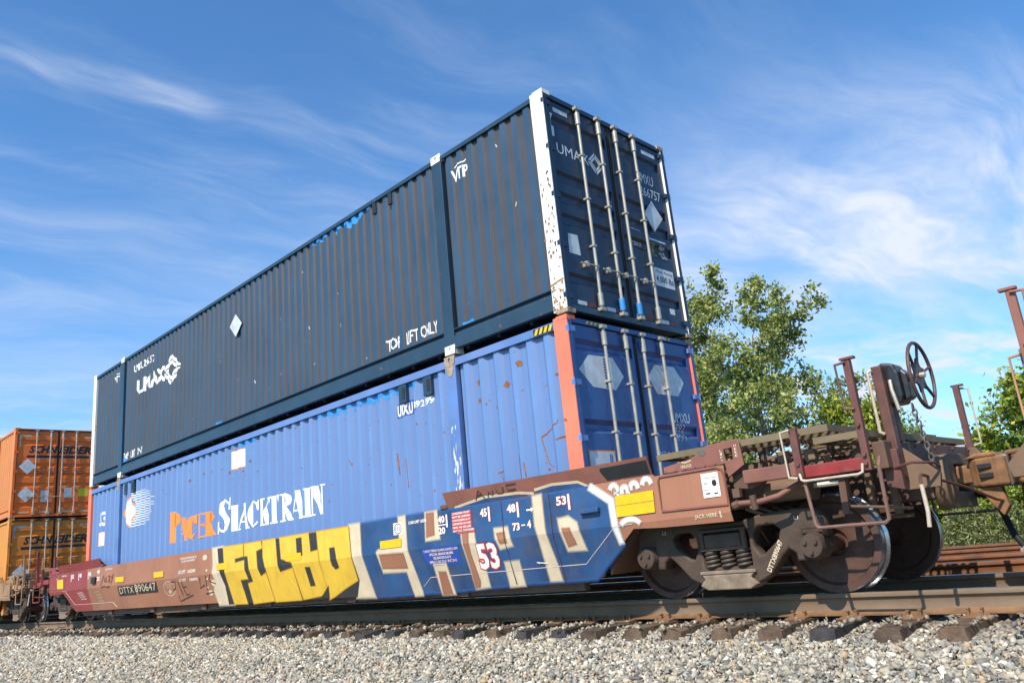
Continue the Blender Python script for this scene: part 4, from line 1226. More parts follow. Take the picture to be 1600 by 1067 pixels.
tag(paint_polys(pr_, ls, 'rust_mark', rs_mat, lower, 1, 0.00001), kind='stuff')
wp = []
for i in range(26):
    x = rng.uniform(-2.14, -1.99); z = rng.uniform(0.95, 1.95) if i % 2 else rng.uniform(0.9, 1.5); l = rng.uniform(0.04, 0.2)
    wp.append([(x, z), (x + 0.02 * rng.random(), z + l * 0.3), (x + 0.012, z + l), (x - 0.012 * rng.random(), z + l * 0.6)])
tag(paint_polys(wp, flat_rail, 'paint_scrape', white_post, lower, 1, 0.0001), kind='stuff')
L_, R2 = ldoors
for pts in ([(-1.19, 2.55), (-0.99, 2.74), (-0.54, 2.75), (-0.36, 2.53), (-0.55, 2.35), (-0.97, 2.36)],):
    paint_polys([[(a, lz(b)) for a, b in pts]], ld, 'reflector', grey_ink, L_, 1)
paint_polys([[(a, lz(b)) for a, b in [(0.14, 2.58), (0.32, 2.75), (0.76, 2.76), (0.94, 2.56), (0.77, 2.37), (0.29, 2.37)]]], ld, 'reflector', grey_ink, R2, 1)
paint_polys(ribbon([(0.14, lz(2.58)), (0.32, lz(2.75)), (0.50, lz(2.56)), (0.29, lz(2.37)), (0.15, lz(2.57))], 0.012), ld, 'reflector_outline', orange_ink, R2, 2)
paint_polys([rect(-0.73, -0.69, lz(2.37 + 0.034 * i), lz(2.388 + 0.034 * i)) for i in range(11)], ld, 'reflector_mark', dark_blue_ink, L_, 2)
paint_polys([rect(0.54, 0.58, lz(2.39 + 0.034 * i), lz(2.408 + 0.034 * i)) for i in range(10)], ld, 'reflector_mark', dark_blue_ink, R2, 2)
paint_text('UMXU', (0.55, 0.95, lz(2.02), lz(2.145)), ld, 'lettering', shaded_white, R2, 0.01)
paint_text('892', (0.61, 0.83, lz(1.90), lz(2.0)), ld, 'lettering', shaded_white, R2, 0.0)
paint_text('199', (0.62, 0.83, lz(1.78), lz(1.88)), ld, 'lettering', shaded_white, R2, 0.0)
paint_text('53FT-0', (0.11, 0.38, lz(1.57), lz(1.64)), ld, 'lettering', shaded_white, R2, 0.0)
paint_text('16 M', (0.46, 0.66, lz(1.58), lz(1.63)), ld, 'lettering', shaded_white, R2, 0.0)
paint_polys([rect(-1.20, -0.72, lz(1.38), lz(1.63))], ld, 'notice', orange_ink, L_, 1)
paint_polys([rect(-1.185, -0.735, lz(1.38), lz(1.615))], ld, 'notice', grey_ink, L_, 2)
paint_polys([rect(-0.83, -0.815, lz(1.45), lz(1.59)), rect(-0.80, -0.785, lz(1.45), lz(1.59))], ld, 'notice_mark', dark_blue_ink, L_, 3)
for y in (-0.95, 0.5):
    hz = [[(y + i * 0.075, 0), (y + 0.045 + i * 0.075, 0), (y + 0.07 + i * 0.075, 0.035), (y + 0.025 + i * 0.075, 0.035)] for i in range(4)]
    paint_polys([[(a, b + HGT - 0.07) for a, b in p] for p in hz], Surf(lambda y_, z, o: (-0.012 + o, y_, z)), 'hazard_label', hazard_yellow, lower, 1)

# --- orange pair on the next car to the left
XS = -23.62
for i, (z0, side_m, door_m, lab, tape) in enumerate(((Z1, amber_c, amber_door, 'amber container with black door lettering, lower one of the stack behind at far left', blue_tape), (Z2, orange_c, orange_door, 'orange container with black door lettering, upper one of the stack behind at far left', cream_tape))):
    cfg = dict(pitch=0.24, fo=0.4, fi=0.3, depth=0.03, top_rail=0.07, bottom_rail=0.28, side=side_m, rail=side_m, post=side_m, door=door_m, hinge=door_m,
               channels=[(2.34, 2.52), (1.62, 1.76), (1.30, 1.44), (0.98, 1.12), (0.34, 0.48)], rods=RODS, casting=steel_rust, sill=door_m, cap=side_m)
    o_, os_, od, odo = make_container('shipping_container', (XS, 0, z0), cfg)
    tag(o_, lab, 'container', GROUP_C)
    # door lettering runs over both leaves, so each leaf carries its own letters
    for word, dd, x0, x1 in (('SCHN', odo[0], -0.86, -0.02), ('EIDER', odo[1], 0.02, 1.02)):
        paint_text(word, (x0, x1, 2.08, 2.33), od, 'lettering', black_ink, dd, 0.045, 0.25, 1)
    paint_polys([rect(-0.92, -0.012, 1.93, 2.01)], od, 'lettering', black_ink, odo[0])
    paint_polys([rect(0.012, 0.96, 1.93, 2.01)], od, 'lettering', black_ink, odo[1])
    for cz in ((1.64, 0.74) if i else (1.22,)):
        plate('placard', [(-1.13, cz), (-0.88, cz - 0.25), (-0.63, cz), (-0.88, cz + 0.25)], [], 'x', -0.024, 0.014, grey_ink, odo[0], 0.002)
    paint_text('SNLU', (-0.52, -0.16, 1.55, 1.68), od, 'lettering', faint_ink, odo[0], 0.0)
    paint_text('256794', (-0.62, -0.16, 1.38, 1.51), od, 'lettering', faint_ink, odo[0], 0.0)
    for k in range(4):
        paint_text('MAX GROSS', (0.16, 0.46, 1.66 - k * 0.09, 1.71 - k * 0.09), od, 'lettering', faint_ink, odo[1], 0.0)
        paint_text('67200', (0.58, 0.80, 1.66 - k * 0.09, 1.71 - k * 0.09), od, 'lettering', faint_ink, odo[1], 0.0)
    paint_polys([rect(-0.45, -0.22, 0.70, 0.86), rect(-0.45, -0.22, 0.50, 0.67)], od, 'notice', grey_ink, odo[0])
    paint_polys([rect(0.24, 0.46, 0.62, 0.95)], od, 'notice', shaded_white, odo[1])
    paint_polys([rect(0.66, 0.98, 0.66, 0.92)], od, 'notice', hazard_yellow, odo[1])
    for dd, sg in ((odo[0], -1), (odo[1], 1)):
        paint_polys([rect(*sorted((sg * 1.15, sg * 0.8)), 2.62, 2.67), rect(*sorted((sg * 1.15, sg * 1.10)), 2.30, 2.615)], od, 'reflective_tape', tape, dd)
        for a in (0.15, 0.75):
            paint_polys([rect(*sorted((sg * a, sg * (a + 0.32))), 0.15, 0.20)], od, 'reflective_tape', cream_tape, dd)
    MB().box(-0.035, -0.02, -HW + 0.0775, -HW + 0.10, 0.13, HGT - 0.1).build('door_gasket', rubber, odo[0])
    MB().box(-0.011, -0.004, -HW + 0.08, HW - 0.08, HGT - 0.075, HGT - 0.03).build('door_gasket', rubber, odo[0])
GRAF = {'black': [[(-8.536, 1.2), (-4.32, 1.2), (-4.287, 0.819), (-4.243, 0.457), (-4.4, 0.229), (-8.393, 0.229), (-8.36, 0.547), (-8.47, 0.835)]],
 'black2': [[(-5.782, 1.143), (-5.647, 1.147), (-5.63, 0.909), (-5.76, 0.889)], [(-5.567, 0.698), (-5.456, 0.696), (-5.432, 0.447), (-5.543, 0.445)],
            [(-4.838, 0.931), (-4.727, 0.932), (-4.697, 0.806), (-4.678, 0.668), (-4.762, 0.652), (-4.814, 0.703)], [(-5.294, 0.265), (-5.089, 0.384), (-5.135, 0.239)]],
 'blue': [[(-4.078, 1.205), (-2.641, 1.206), (-2.068, 1.198), (-0.786, 1.181), (0.186, 1.196), (0.431, 1.024), (0.443, 0.77), (0.467, 0.596), (0.009, 0.282), (-0.484, 0.282),
           (-1.047, 0.278), (-2.278, 0.241), (-2.891, 0.234), (-3.991, 0.227), (-4.071, 0.835)]],
 'brown': [[(-3.612, 0.746), (-3.11, 0.737), (-3.101, 0.575), (-3.614, 0.598)], [(-2.47, 0.462), (-2.36, 0.456), (-2.342, 0.22), (-2.491, 0.219)],
           [(-2.544, 1.191), (-2.427, 1.189), (-2.435, 0.945), (-2.562, 0.932)],
           [(-1.878, 0.898), (-1.799, 0.903), (-1.815, 0.655), (-1.778, 0.335), (-1.802, 0.28), (-1.857, 0.271), (-1.852, 0.486)],
           [(-1.269, 0.837), (-1.17, 0.838), (-1.161, 0.753), (-1.246, 0.75)], [(-0.254, 0.8), (-0.177, 0.798), (-0.14, 0.654), (-0.227, 0.64)]],
 'cream': [[(-8.723, 1.2), (-8.301, 1.203), (-8.226, 0.822), (-8.186, 0.24), (-8.762, 0.242), (-8.826, 0.464), (-8.672, 0.661), (-8.739, 0.8), (-8.701, 0.93)],
           [(-4.307, 1.204), (-4.078, 1.205), (-4.071, 0.835), (-3.988, 0.233), (-4.383, 0.24), (-4.241, 0.461), (-4.299, 0.824)]],
 'cream2': [[(-3.144, 1.207), (-3.017, 1.21), (-3.014, 0.823), (-2.922, 0.253), (-2.928, 0.217), (-3.07, 0.215), (-3.081, 0.259), (-3.111, 0.532), (-3.63, 0.541), (-3.672, 0.795),
             (-3.637, 0.817), (-3.139, 0.82)],
            [(-2.531, 0.56), (-2.316, 0.557), (-2.291, 0.212), (-2.513, 0.214)], [(-2.572, 1.206), (-2.358, 1.206), (-2.336, 0.89), (-2.586, 0.886)],
            [(-1.903, 0.912), (-1.693, 0.916), (-1.688, 0.815), (-1.626, 0.575), (-1.636, 0.273), (-1.862, 0.259), (-1.866, 0.453)],
            [(-1.311, 0.893), (-1.114, 0.892), (-1.083, 0.709), (-1.271, 0.689), (-1.307, 0.812)], [(-1.256, 0.507), (-1.049, 0.508), (-1.054, 0.265), (-1.267, 0.26)],
            [(-0.65, 1.187), (-0.541, 1.192), (-0.541, 0.848), (-0.486, 0.438), (-0.48, 0.293), (-0.623, 0.294), (-0.624, 0.786), (-0.652, 0.881)],
            [(-0.301, 0.906), (-0.167, 0.918), (-0.07, 0.85), (-0.027, 0.59), (-0.252, 0.595), (-0.295, 0.837)]],
 'flange_blue': [[(-1.721, 1.22), (-1.603, 1.259), (-1.207, 1.26), (-0.768, 1.225), (-0.679, 1.2), (-0.681, 1.182), (-1.707, 1.185)],
                 [(-0.589, 1.251), (-0.416, 1.289), (0.028, 1.261), (0.166, 1.199), (-0.267, 1.189), (-0.609, 1.188)]],
 'flange_stroke': [[(-1.996, 1.216), (-1.828, 1.238), (-1.414, 1.281), (-0.858, 1.264), (-0.632, 1.232)], [(-0.608, 1.266), (-0.334, 1.291), (0.032, 1.272), (0.18, 1.197)]],
 'stroke_outline': [(0.186, 1.196), (0.432, 1.029), (0.443, 0.77), (0.462, 0.618)],
 'yellow': [[(-8.301, 1.203), (-7.557, 1.2), (-7.56, 1.014), (-7.878, 0.992), (-7.861, 0.946), (-7.879, 0.902), (-7.526, 0.925), (-7.528, 0.815), (-7.47, 0.638), (-7.751, 0.632),
             (-7.71, 0.391), (-7.696, 0.23), (-8.171, 0.235), (-8.244, 0.807)],
            [(-7.505, 1.196), (-6.931, 1.199), (-6.9, 1.101), (-7.099, 1.069), (-7.072, 0.805), (-7.004, 0.634), (-6.816, 0.683), (-6.763, 0.251), (-7.477, 0.225), (-7.488, 0.543),
             (-7.29, 0.566), (-7.34, 0.789), (-7.387, 1.011), (-7.507, 1.011)],
            [(-6.865, 1.198), (-6.451, 1.199), (-6.402, 0.812), (-6.356, 0.667), (-5.959, 0.712), (-5.915, 0.241), (-6.725, 0.235), (-6.776, 0.758), (-6.856, 0.945)],
            [(-6.302, 1.199), (-5.433, 1.201), (-5.392, 0.914), (-5.187, 0.928), (-5.153, 0.821), (-5.117, 0.301), (-5.855, 0.247), (-5.937, 0.813), (-6.262, 0.892)],
            [(-5.185, 1.201), (-4.345, 1.198), (-4.312, 0.82), (-4.286, 0.465), (-4.651, 0.366), (-4.952, 0.268), (-5.129, 0.225), (-5.14, 0.821)]],
 'ylabels': [[(-11.416, 0.941), (-10.926, 0.941), (-10.92, 0.832), (-11.4, 0.834)], [(-13.585, 0.945), (-13.08, 0.941), (-13.07, 0.83), (-13.563, 0.841)],
             [(-8.567, 0.938), (-8.109, 0.938), (-8.103, 0.829), (-8.559, 0.831)], [(-6.125, 0.93), (-5.657, 0.939), (-5.648, 0.832), (-6.114, 0.829)],
             [(-3.581, 0.94), (-3.106, 0.946), (-3.11, 0.836), (-3.579, 0.839)], [(0.494, 1.068), (0.965, 1.071), (0.956, 0.862), (0.49, 0.86)],
             [(-17.768, 1.071), (-17.259, 1.071), (-17.22, 0.843), (-17.728, 0.847)]]}

# ------------------------------------------------------------------ well cars
XC = -8.33
YS, KB, ZB = -1.45, 0.27, 0.78
car_y = lambda z: YS + (KB * (ZB - z) if z < ZB else 0.0)
csurf = Surf(lambda x, z, o: (x, car_y(z) - o, z), (), [ZB])
fl_y = lambda z: YS - (z - 1.22) * (0.06 / 0.19)
fsurf = Surf(lambda x, z, o: (x, fl_y(z) - o, z))


def mirx(p): return (2 * XC - p[0], p[1], p[2])


def idx(p): return p


def copy_tree(o, parent=None):
    c = o.copy(); COL.objects.link(c); c.parent = parent
    for ch in list(o.children): copy_tree(ch, c)
    return c


def grating(x0, x1, y0, y1, z, th=0.006, p=0.082, r=0.031):
    """perforated tread plate"""
    m_ = MB(); row = p * 0.866
    ny = max(1, int((y1 - y0) / row)); nx = max(1, int((x1 - x0) / p))
    p = (x1 - x0) / (nx + 0.5); row = (y1 - y0) / ny
    n = 8
    for j in range(ny):
        off = (j % 2) * p / 2
        yc = y0 + (j + 0.5) * row
        if off: m_.add([(x0, yc - row / 2, z), (x0 + off, yc - row / 2, z), (x0 + off, yc + row / 2, z), (x0, yc + row / 2, z)], [(0, 1, 2, 3)])
        else: m_.add([(x1 - p / 2, yc - row / 2, z), (x1, yc - row / 2, z), (x1, yc + row / 2, z), (x1 - p / 2, yc + row / 2, z)], [(0, 1, 2, 3)])
        for i in range(nx):
            xc = x0 + off + (i + 0.5) * p
            outer = [(xc + p / 2, yc), (xc + p / 2, yc + row / 2), (xc, yc + row / 2), (xc - p / 2, yc + row / 2), (xc - p / 2, yc), (xc - p / 2, yc - row / 2), (xc, yc - row / 2), (xc + p / 2, yc - row / 2)]
            inner = [(xc + r * math.cos(a), yc + r * math.sin(a)) for a in [math.pi * 2 * k / n for k in range(n)]]
            vs = [(a, b, z) for a, b in outer] + [(a, b, z) for a, b in inner] + [(a, b, z - th) for a, b in inner]
            fs = [(k, (k + 1) % n, n + (k + 1) % n, n + k) for k in range(n)] + [(n + k, n + (k + 1) % n, 2 * n + (k + 1) % n, 2 * n + k) for k in range(n)]
            m_.add(vs, fs)
    return m_


# ---- one freight truck, built once
def make_truck():
    tr = MB()
    tr.prism([(-1.20, 0.60), (-1.20, 0.48), (-0.7, 0.44), (0.7, 0.44), (1.20, 0.48), (1.20, 0.60), (0.6, 0.70), (-0.6, 0.70)], 'x', -0.19, 0.19)
    tr.lathe([(0.2, 0), (0.2, 0.08), (0.0, 0.08)], (0, 0, 0.69), 'z', 20)
    t = tr.build('truck', truck_mat, None, bevel=0.01)
    half = [(0, .70), (.2, .70), (.38, .735), (.72, .755), (.90, .745), (.985, .66), (1.0, .50), (.95, .50), (.94, .56), (.79, .56), (.785, .31), (.69, .31), (.685, .38), (.63, .42), (.56, .36), (.42, .20), (.29, .142), (0, .142)]
    outline = half + [(-a, b) for a, b in half[::-1][1:-1]]
    w1 = [(.305, .58), (.364, .636), (.517, .639), (.573, .592), (.548, .51), (.394, .395), (.344, .382), (.295, .479)]
    win = [w1, [(-a, b) for a, b in w1], [(-.255, .30), (.255, .30), (.255, .55), (.235, .648), (-.235, .648), (-.255, .55)]]
    for sg in (-1, 1):
        f_ = plate('side_frame', outline, win, 'y', sg * 1.085, 0.15, truck_mat, t, 0.02)
        MB().prism([(-.30, .142), (-.24, .20), (-.27, .235), (.27, .235), (.24, .20), (.30, .142), (.22, .10), (-.22, .10)], 'y', *sorted((sg * 1.0, sg * 1.20))).build('spring_seat', lit_dusty_cast, t, bevel=0.01)
        MB().box(-.29, .29, *sorted((sg * 1.02, sg * 1.19)), .24, .27).build('spring_plate', lit_dusty_cast, t, bevel=0.006)
        e_ = MB(); y_ = sorted((sg * 1.165, sg * 1.195))
        for a in ((-.24, .24, .62, .645), (-.24, .24, .455, .48), (-.24, -.20, .481, .619), (.20, .24, .481, .619)): e_.box(a[0], a[1], y_[0], y_[1], a[2], a[3])
        e_.build('bolster_end', truck_mat, t)
        for sx in (-0.165, 0.0, 0.165):
            for yy in (1.125, 1.0):
                pth = [(sx + 0.058 * math.cos(a), sg * yy + 0.058 * math.sin(a), 0.285 + 0.165 * a / (2 * math.pi * 4.2)) for a in np.linspace(0, 2 * math.pi * 4.2, 60)]
                MB().tube(pth, 0.0165, 6).build('spring', spring_mat, t, smooth=True)
        for ax in (-0.87, 0.87):
            b_ = MB().lathe([(0.075, 0.0), (0.115, 0.0), (0.115, 0.14), (0.105, 0.16), (0.105, 0.185), (0.098, 0.2), (0.06, 0.205), (0.0, 0.205)], (ax, 0, 0.43), 'y', 22)
            b_.v = [(x, sg * (1.03 + y), z) for x, y, z in b_.v]
            for k in range(3):
                a = k * 2.0944 + 0.5
                b_.tube([(ax + 0.055 * math.cos(a), sg * 1.232, 0.43 + 0.055 * math.sin(a)), (ax + 0.055 * math.cos(a), sg * 1.255, 0.43 + 0.055 * math.sin(a))], 0.018, 6)
            b_.build('bearing', truck_mat, t, smooth=True)
            MB().box(ax - 0.09, ax + 0.09, *sorted((sg * 1.01, sg * 1.16)), 0.535, 0.565).build('bearing_adapter', truck_mat, t, bevel=0.006)
            if ax > 0:                 # every wheel the same mesh
                pass
            w_ = MB().lathe([(0.0, 0.105), (0.10, 0.105), (0.115, 0.09), (0.12, 0.05), (0.19, 0.035), (0.30, 0.05), (0.345, 0.045), (0.365, 0.0), (0.423, 0.0), (0.430, 0.012), (0.433, 0.095), (0.455, 0.11), (0.456, 0.125), (0.44, 0.135), (0.36, 0.135), (0.34, 0.1), (0.1, 0.09), (0.0, 0.09)],
                             (ax, 0, 0.43), 'y', 48, mats=[0, 0, 0, 0, 0, 0, 0, 0, 1, 1, 1, 1, 1, 0, 0, 0, 0])
            w_.v = [(x, sg * (0.80 - y), z) for x, y, z in w_.v]
            w_.build('wheel', [wheel_mat, tread_mat], t, smooth=True)
    for ax in (-0.87, 0.87):
        MB().tube([(ax, -1.08, 0.43), (ax, 1.08, 0.43)], 0.08, 14).build('axle', wheel_mat, t, smooth=True)
        s_ = -1 if ax > 0 else 1
        MB().prism([(ax + s_ * 0.52, 0.30), (ax + s_ * 0.50, 0.42), (ax + s_ * 0.54, 0.45), (ax + s_ * 0.58, 0.33)], 'y', -0.78, 0.78).build('brake_beam', truck_mat, t)
        for sg in (-1, 1):
            MB().prism([(ax + s_ * (0.447 + 0.0), 0.43 - 0.16), (ax + s_ * 0.449, 0.43), (ax + s_ * 0.447, 0.43 + 0.14), (ax + s_ * 0.52, 0.43 + 0.13), (ax + s_ * 0.53, 0.43), (ax + s_ * 0.52, 0.43 - 0.15)], 'y', *sorted((sg * 0.70, sg * 0.79))).build('brake_shoe', truck_mat, t)
    return t


TRUCK = make_truck()
truck_used = [False]


def side_sheet(cols, thick, name, mats, parent, sg=-1):
    """bent side plate from columns (x, z bottom, z top), each cut at the bend"""
    m_ = MB()
    for lay in (0, 1):
        for x, zb_, zt_ in cols:
            for z in (zb_, min(max(ZB, zb_), zt_), zt_):
                m_.v.append((x, -sg * (car_y(z) + (thick if lay else 0.0)), z))
    n = len(cols)
    for lay in (0, 1):
        for i in range(n - 1):
            for k in (0, 1):
                a = lay * n * 3 + i * 3 + k
                m_.f.append((a, a + 3, a + 4, a + 1)); m_.mi.append(0)
    for i in range(n - 1):
        for k in (0, 2):
            a = i * 3 + k; b = n * 3 + a
            m_.f.append((a, a + 3, b + 3, b)); m_.mi.append(0)
    for i in (0, n - 1):
        for k in (0, 1):
            a = i * 3 + k; b = n * 3 + a
            m_.f.append((a, a + 1, b + 1, b)); m_.mi.append(0)
    return m_.build(name, mats, parent)


def make_end(car, xf, c, brake, side_rail_h=1.88):
    """platforms, posts, beams and coupler of one end"""
    def M(): return MB(xf)
    def P(path, r, name, m_, n=8): return M().tube(path, r, n).build(name, m_, car, smooth=True)
    eb, et, pk = c['end'], c['end2'], c['panel']
    M().box(0.15, 3.12, -0.33, 0.33, 0.72, 1.05).build('centre_sill', eb, car, bevel=0.01)
    M().box(1.28, 1.66, -1.28, 1.28, 0.80, 1.02).build('body_bolster', eb, car, bevel=0.01)
    M().prism([(0.18, 0.30), (0.18, 1.24), (0.32, 1.24), (0.55, 0.95), (0.55, 0.72)], 'y', -1.28, 1.28).build('well_bulkhead', eb, car)
    for y in (-0.95, -0.62, 0.62, 0.95):
        M().prism([(0.5, 1.22), (1.9, 1.22), (2.35, 1.05), (2.35, 0.95), (1.7, 0.80), (0.55, 0.80)], 'y', y - 0.012, y + 0.012).build('shear_web', et, car)
    # near-side reservoir; its dark bands stand for sunlight striped by slats
    M().tube([(1.75, -0.80, 1.08), (2.45, -0.80, 1.08)], 0.12, 16).build('air_reservoir', et, car, smooth=True)
    for k in range(8): M().tube([(1.80 + 0.075 * k, -0.80, 1.08), (1.835 + 0.075 * k, -0.80, 1.08)], 0.128, 16).build('slat_shade_band', rubber, car, smooth=True)  # rubber black used only as the colour of the dark bands
    M().box(1.85, 2.2, -0.56, -0.36, 0.95, 1.22).build('valve_body', et, car, bevel=0.02)
    M().tube([(2.2, -0.48, 1.08), (2.4, -0.48, 1.08)], 0.09, 12).build('valve_body', et, car, smooth=True)
    # slack-adjuster rods and hangers that catch the light under the decks
    for k in range(5):
        y = -1.1 + 0.16 * k
        P([(1.72 + 0.05 * k, y, 0.80), (2.15 + 0.04 * k, y, 0.62)], 0.018, 'brake_rod', et, 6)
    P([(0.9, -0.2, 0.62), (2.9, -0.28, 0.60)], 0.02, 'brake_rod', et, 6)
    M().box(2.5, 2.56, -0.75, -0.70, 0.62, 1.0).build('hanger', et, car)
    M().box(2.66, 2.72, -0.62, -0.57, 0.62, 1.0).build('hanger', et, car)
    M().box(2.82, 2.88, -0.5, -0.45, 0.62, 1.0).build('hanger', et, car)
    # brake cylinder, levers and pipes crowding the space below the decks
    M().tube([(1.98, -1.08, 0.93), (2.36, -1.08, 0.93)], 0.105, 18).build('brake_cylinder', et, car, smooth=True)
    M().tube([(2.361, -1.08, 0.93), (2.40, -1.08, 0.93)], 0.125, 18).build('cylinder_flange', eb, car, smooth=True)
    P([(2.40, -1.08, 0.93), (2.62, -1.05, 0.93)], 0.024, 'push_rod', galv)
    M().prism([(2.60, 0.66), (2.66, 0.66), (2.68, 1.02), (2.62, 1.02)], 'y', -1.075, -1.045).build('brake_lever', eb, car, bevel=0.004)
    P([(1.15, -0.72, 1.20), (1.75, -0.70, 1.22), (2.05, -0.66, 1.26), (2.62, -0.64, 1.24), (2.95, -0.60, 1.16)], 0.016, 'air_pipe', et)
    P([(1.05, -0.5, 1.12), (1.9, -0.46, 1.30), (2.5, -0.46, 1.31), (3.05, -0.42, 1.1)], 0.014, 'air_pipe', eb)
    P([(2.66, -1.02, 0.72), (3.05, -0.7, 0.66)], 0.013, 'brake_rod', et)
    for x, y, z in ((1.72, -1.2, 1.12), (2.15, -1.18, 1.16), (2.42, -1.22, 1.14)):
        M().box(x, x + 0.10, y, y + 0.09, z, z + 0.10).build('valve_block', et, car, bevel=0.012)
        M().tube([(x + 0.05, y + 0.04, z + 0.10), (x + 0.05, y + 0.04, z + 0.16)], 0.02, 8).build('valve_stem', eb, car, smooth=True)
    for k in range(6): M().tube([(1.12 + 0.11 * k, -1.432, 1.225), (1.12 + 0.11 * k, -1.405, 1.225)], 0.011, 6).build('rivet', pk, car)
    for k in range(5):
        for z in (1.0, 1.17): M().tube([(3.04, -1.2 + 0.5 * k + 0.1, z), (3.155, -1.2 + 0.5 * k + 0.1, z)], 0.014, 6).build('rivet', eb, car)
    # decks
    for y0, y1 in ((-1.37, -0.62), (0.62, 1.37)):
        g_ = grating(1.02, 2.72, y0 + 0.02, y1 - 0.02, 1.385); g_.xf = xf
        d_ = g_.build('deck_grating', c['deck'], car)
        f_ = MB(xf)
        f_.box(1.0, 2.74, y0, y0 + 0.018, 1.345, 1.405); f_.box(1.0, 2.74, y1 - 0.018, y1, 1.345, 1.405)
        f_.box(1.0, 1.018, y0 + 0.019, y1 - 0.019, 1.345, 1.405); f_.box(2.722, 2.74, y0 + 0.019, y1 - 0.019, 1.345, 1.405)
        for k in range(3): f_.box(1.4 + 0.45 * k, 1.42 + 0.45 * k, y0 + 0.02, y1 - 0.02, 1.32, 1.352)
        f_.build('deck_frame', c['deck'], d_)
        for x in (1.25, 1.9, 2.55):
            M().box(x, x + 0.05, (y0 + y1) / 2 - 0.03, (y0 + y1) / 2 + 0.03, 1.0 if x < 2.4 else 1.18, 1.344).build('deck_support', eb, car)
    g_ = grating(2.62, 3.02, -1.36, 1.20, 1.285); g_.xf = xf
    d_ = g_.build('crossover_grating', c['deck'], car)
    f_ = MB(xf)
    f_.box(2.60, 3.04, -1.38, -1.362, 1.25, 1.305); f_.box(2.60, 3.04, 1.202, 1.22, 1.25, 1.305); f_.box(2.60, 2.618, -1.361, 1.2, 1.25, 1.305); f_.box(3.022, 3.04, -1.361, 1.2, 1.25, 1.305)
    for k in range(12): f_.box(2.62, 3.02, -1.1 + 0.19 * k, -1.085 + 0.19 * k, 1.235, 1.254)
    f_.build('crossover_frame', c['deck'], d_)
    for y in (-1.0, -0.35, 0.35, 1.0): M().box(2.78, 2.84, y - 0.03, y + 0.03, 1.06, 1.249).build('deck_support', eb, car)
    # end sill
    M().box(3.04, 3.14, -1.30, 1.36, 0.98, 1.20).build('end_sill', eb, car, bevel=0.008)
    M().prism([(3.141, 1.17), (3.30, 1.02), (3.42, 0.90), (3.40, 0.80), (3.141, 0.80)], 'y', -1.02, -0.98).build('sill_gusset', et, car, bevel=0.004)
    M().prism([(3.141, 1.19), (3.20, 1.19), (3.34, 1.0), (3.34, 0.93), (3.141, 0.93)], 'y', 0.9, 0.94).build('sill_gusset', et, car, bevel=0.004)
    # striker and coupler
    plate('striker', [(-0.30, 0.62), (0.30, 0.62), (0.32, 1.06), (0.12, 1.10), (-0.12, 1.10), (-0.32, 1.06)], [[(-0.15, 0.76), (0.15, 0.76), (0.15, 1.0), (-0.15, 1.0)]], 'x', 3.20, 0.16, et, car, 0.012, xf)
    rot = (lambda p: (2 * XC - p[0], -p[1], p[2])) if xf is mirx else idx
    def Q(): return MB(rot)
    cp = Q().box(3.05, 3.44, -0.075, 0.075, 0.82, 0.98).build('coupler', coupler_mat, car, bevel=0.015)
    Q().prism([(3.38, -0.10), (3.46, -0.17), (3.62, -0.20), (3.69, -0.185), (3.695, -0.13), (3.63, -0.07), (3.59, 0.0), (3.60, 0.10), (3.55, 0.17), (3.45, 0.16), (3.40, 0.10)], 'z', 0.775, 1.02).build('coupler_head', coupler_mat, cp, bevel=0.02)
    Q().prism([(3.605, 0.155), (3.70, 0.165), (3.765, 0.12), (3.76, 0.06), (3.70, 0.045), (3.65, 0.03), (3.605, 0.03)], 'z', 0.76, 1.03).build('knuckle', coupler_grey, cp, bevel=0.02)
    Q().prism([(3.42, 0.774), (3.60, 0.774), (3.63, 0.60), (3.57, 0.52), (3.50, 0.62)], 'y', -0.13, -0.05).build('coupler_lock_lift', coupler_mat, cp, bevel=0.012)
    Q().prism([(3.36, 1.022), (3.46, 1.065), (3.62, 1.06), (3.66, 1.022)], 'y', -0.16, 0.12).build('coupler_shelf', coupler_mat, cp, bevel=0.015)
    for z in (0.845, 0.925):
        for y in (-0.205, 0.172): Q().box(3.47, 3.58, y, y + 0.025, z, z + 0.045).build('coupler_slot', black_paint, cp, bevel=0.006)
    # air hose
    Q().tube([(3.25, 0.28, 0.74), (3.40, 0.27, 0.70), (3.48, 0.22, 0.54), (3.54, 0.14, 0.36), (3.62, 0.06, 0.25), (3.69, 0.02, 0.22)], 0.028, 10).build('air_hose', rubber, car, smooth=True)
    Q().tube([(3.63, 0.05, 0.245), (3.695, 0.015, 0.215)], 0.036, 10).build('hose_coupling', galv, car, smooth=True)
    # uncoupling lever
    for sg in ((1,) if xf is mirx else (-1,)):
        P([(3.36, sg * 1.33, 0.80), (3.36, sg * 1.33, 0.87), (3.34, sg * 1.22, 0.90), (3.32, sg * 1.0, 0.885), (3.45, sg * 0.55, 0.78), (3.56, sg * 0.2, 0.66), (3.60, sg * 0.1, 0.64)], 0.012, 'uncoupling_lever', bdark if brake else et)
        P([(3.36, sg * 1.33, 0.82), (3.37, sg * 1.35, 0.62), (3.36, sg * 1.36, 0.50)], 0.016, 'lever_handle', cream_rail)
        M().box(3.141, 3.37, sg * 1.0 - 0.012, sg * 1.0 + 0.012, 0.86, 0.90).build('lever_bracket', et, car)
        P([(3.141, sg * 1.2, 0.98), (3.30, sg * 1.25, 1.0), (3.42, sg * 1.1, 0.985), (3.42, sg * 1.0, 0.95)], 0.011, 'handhold', bdark if brake else et)
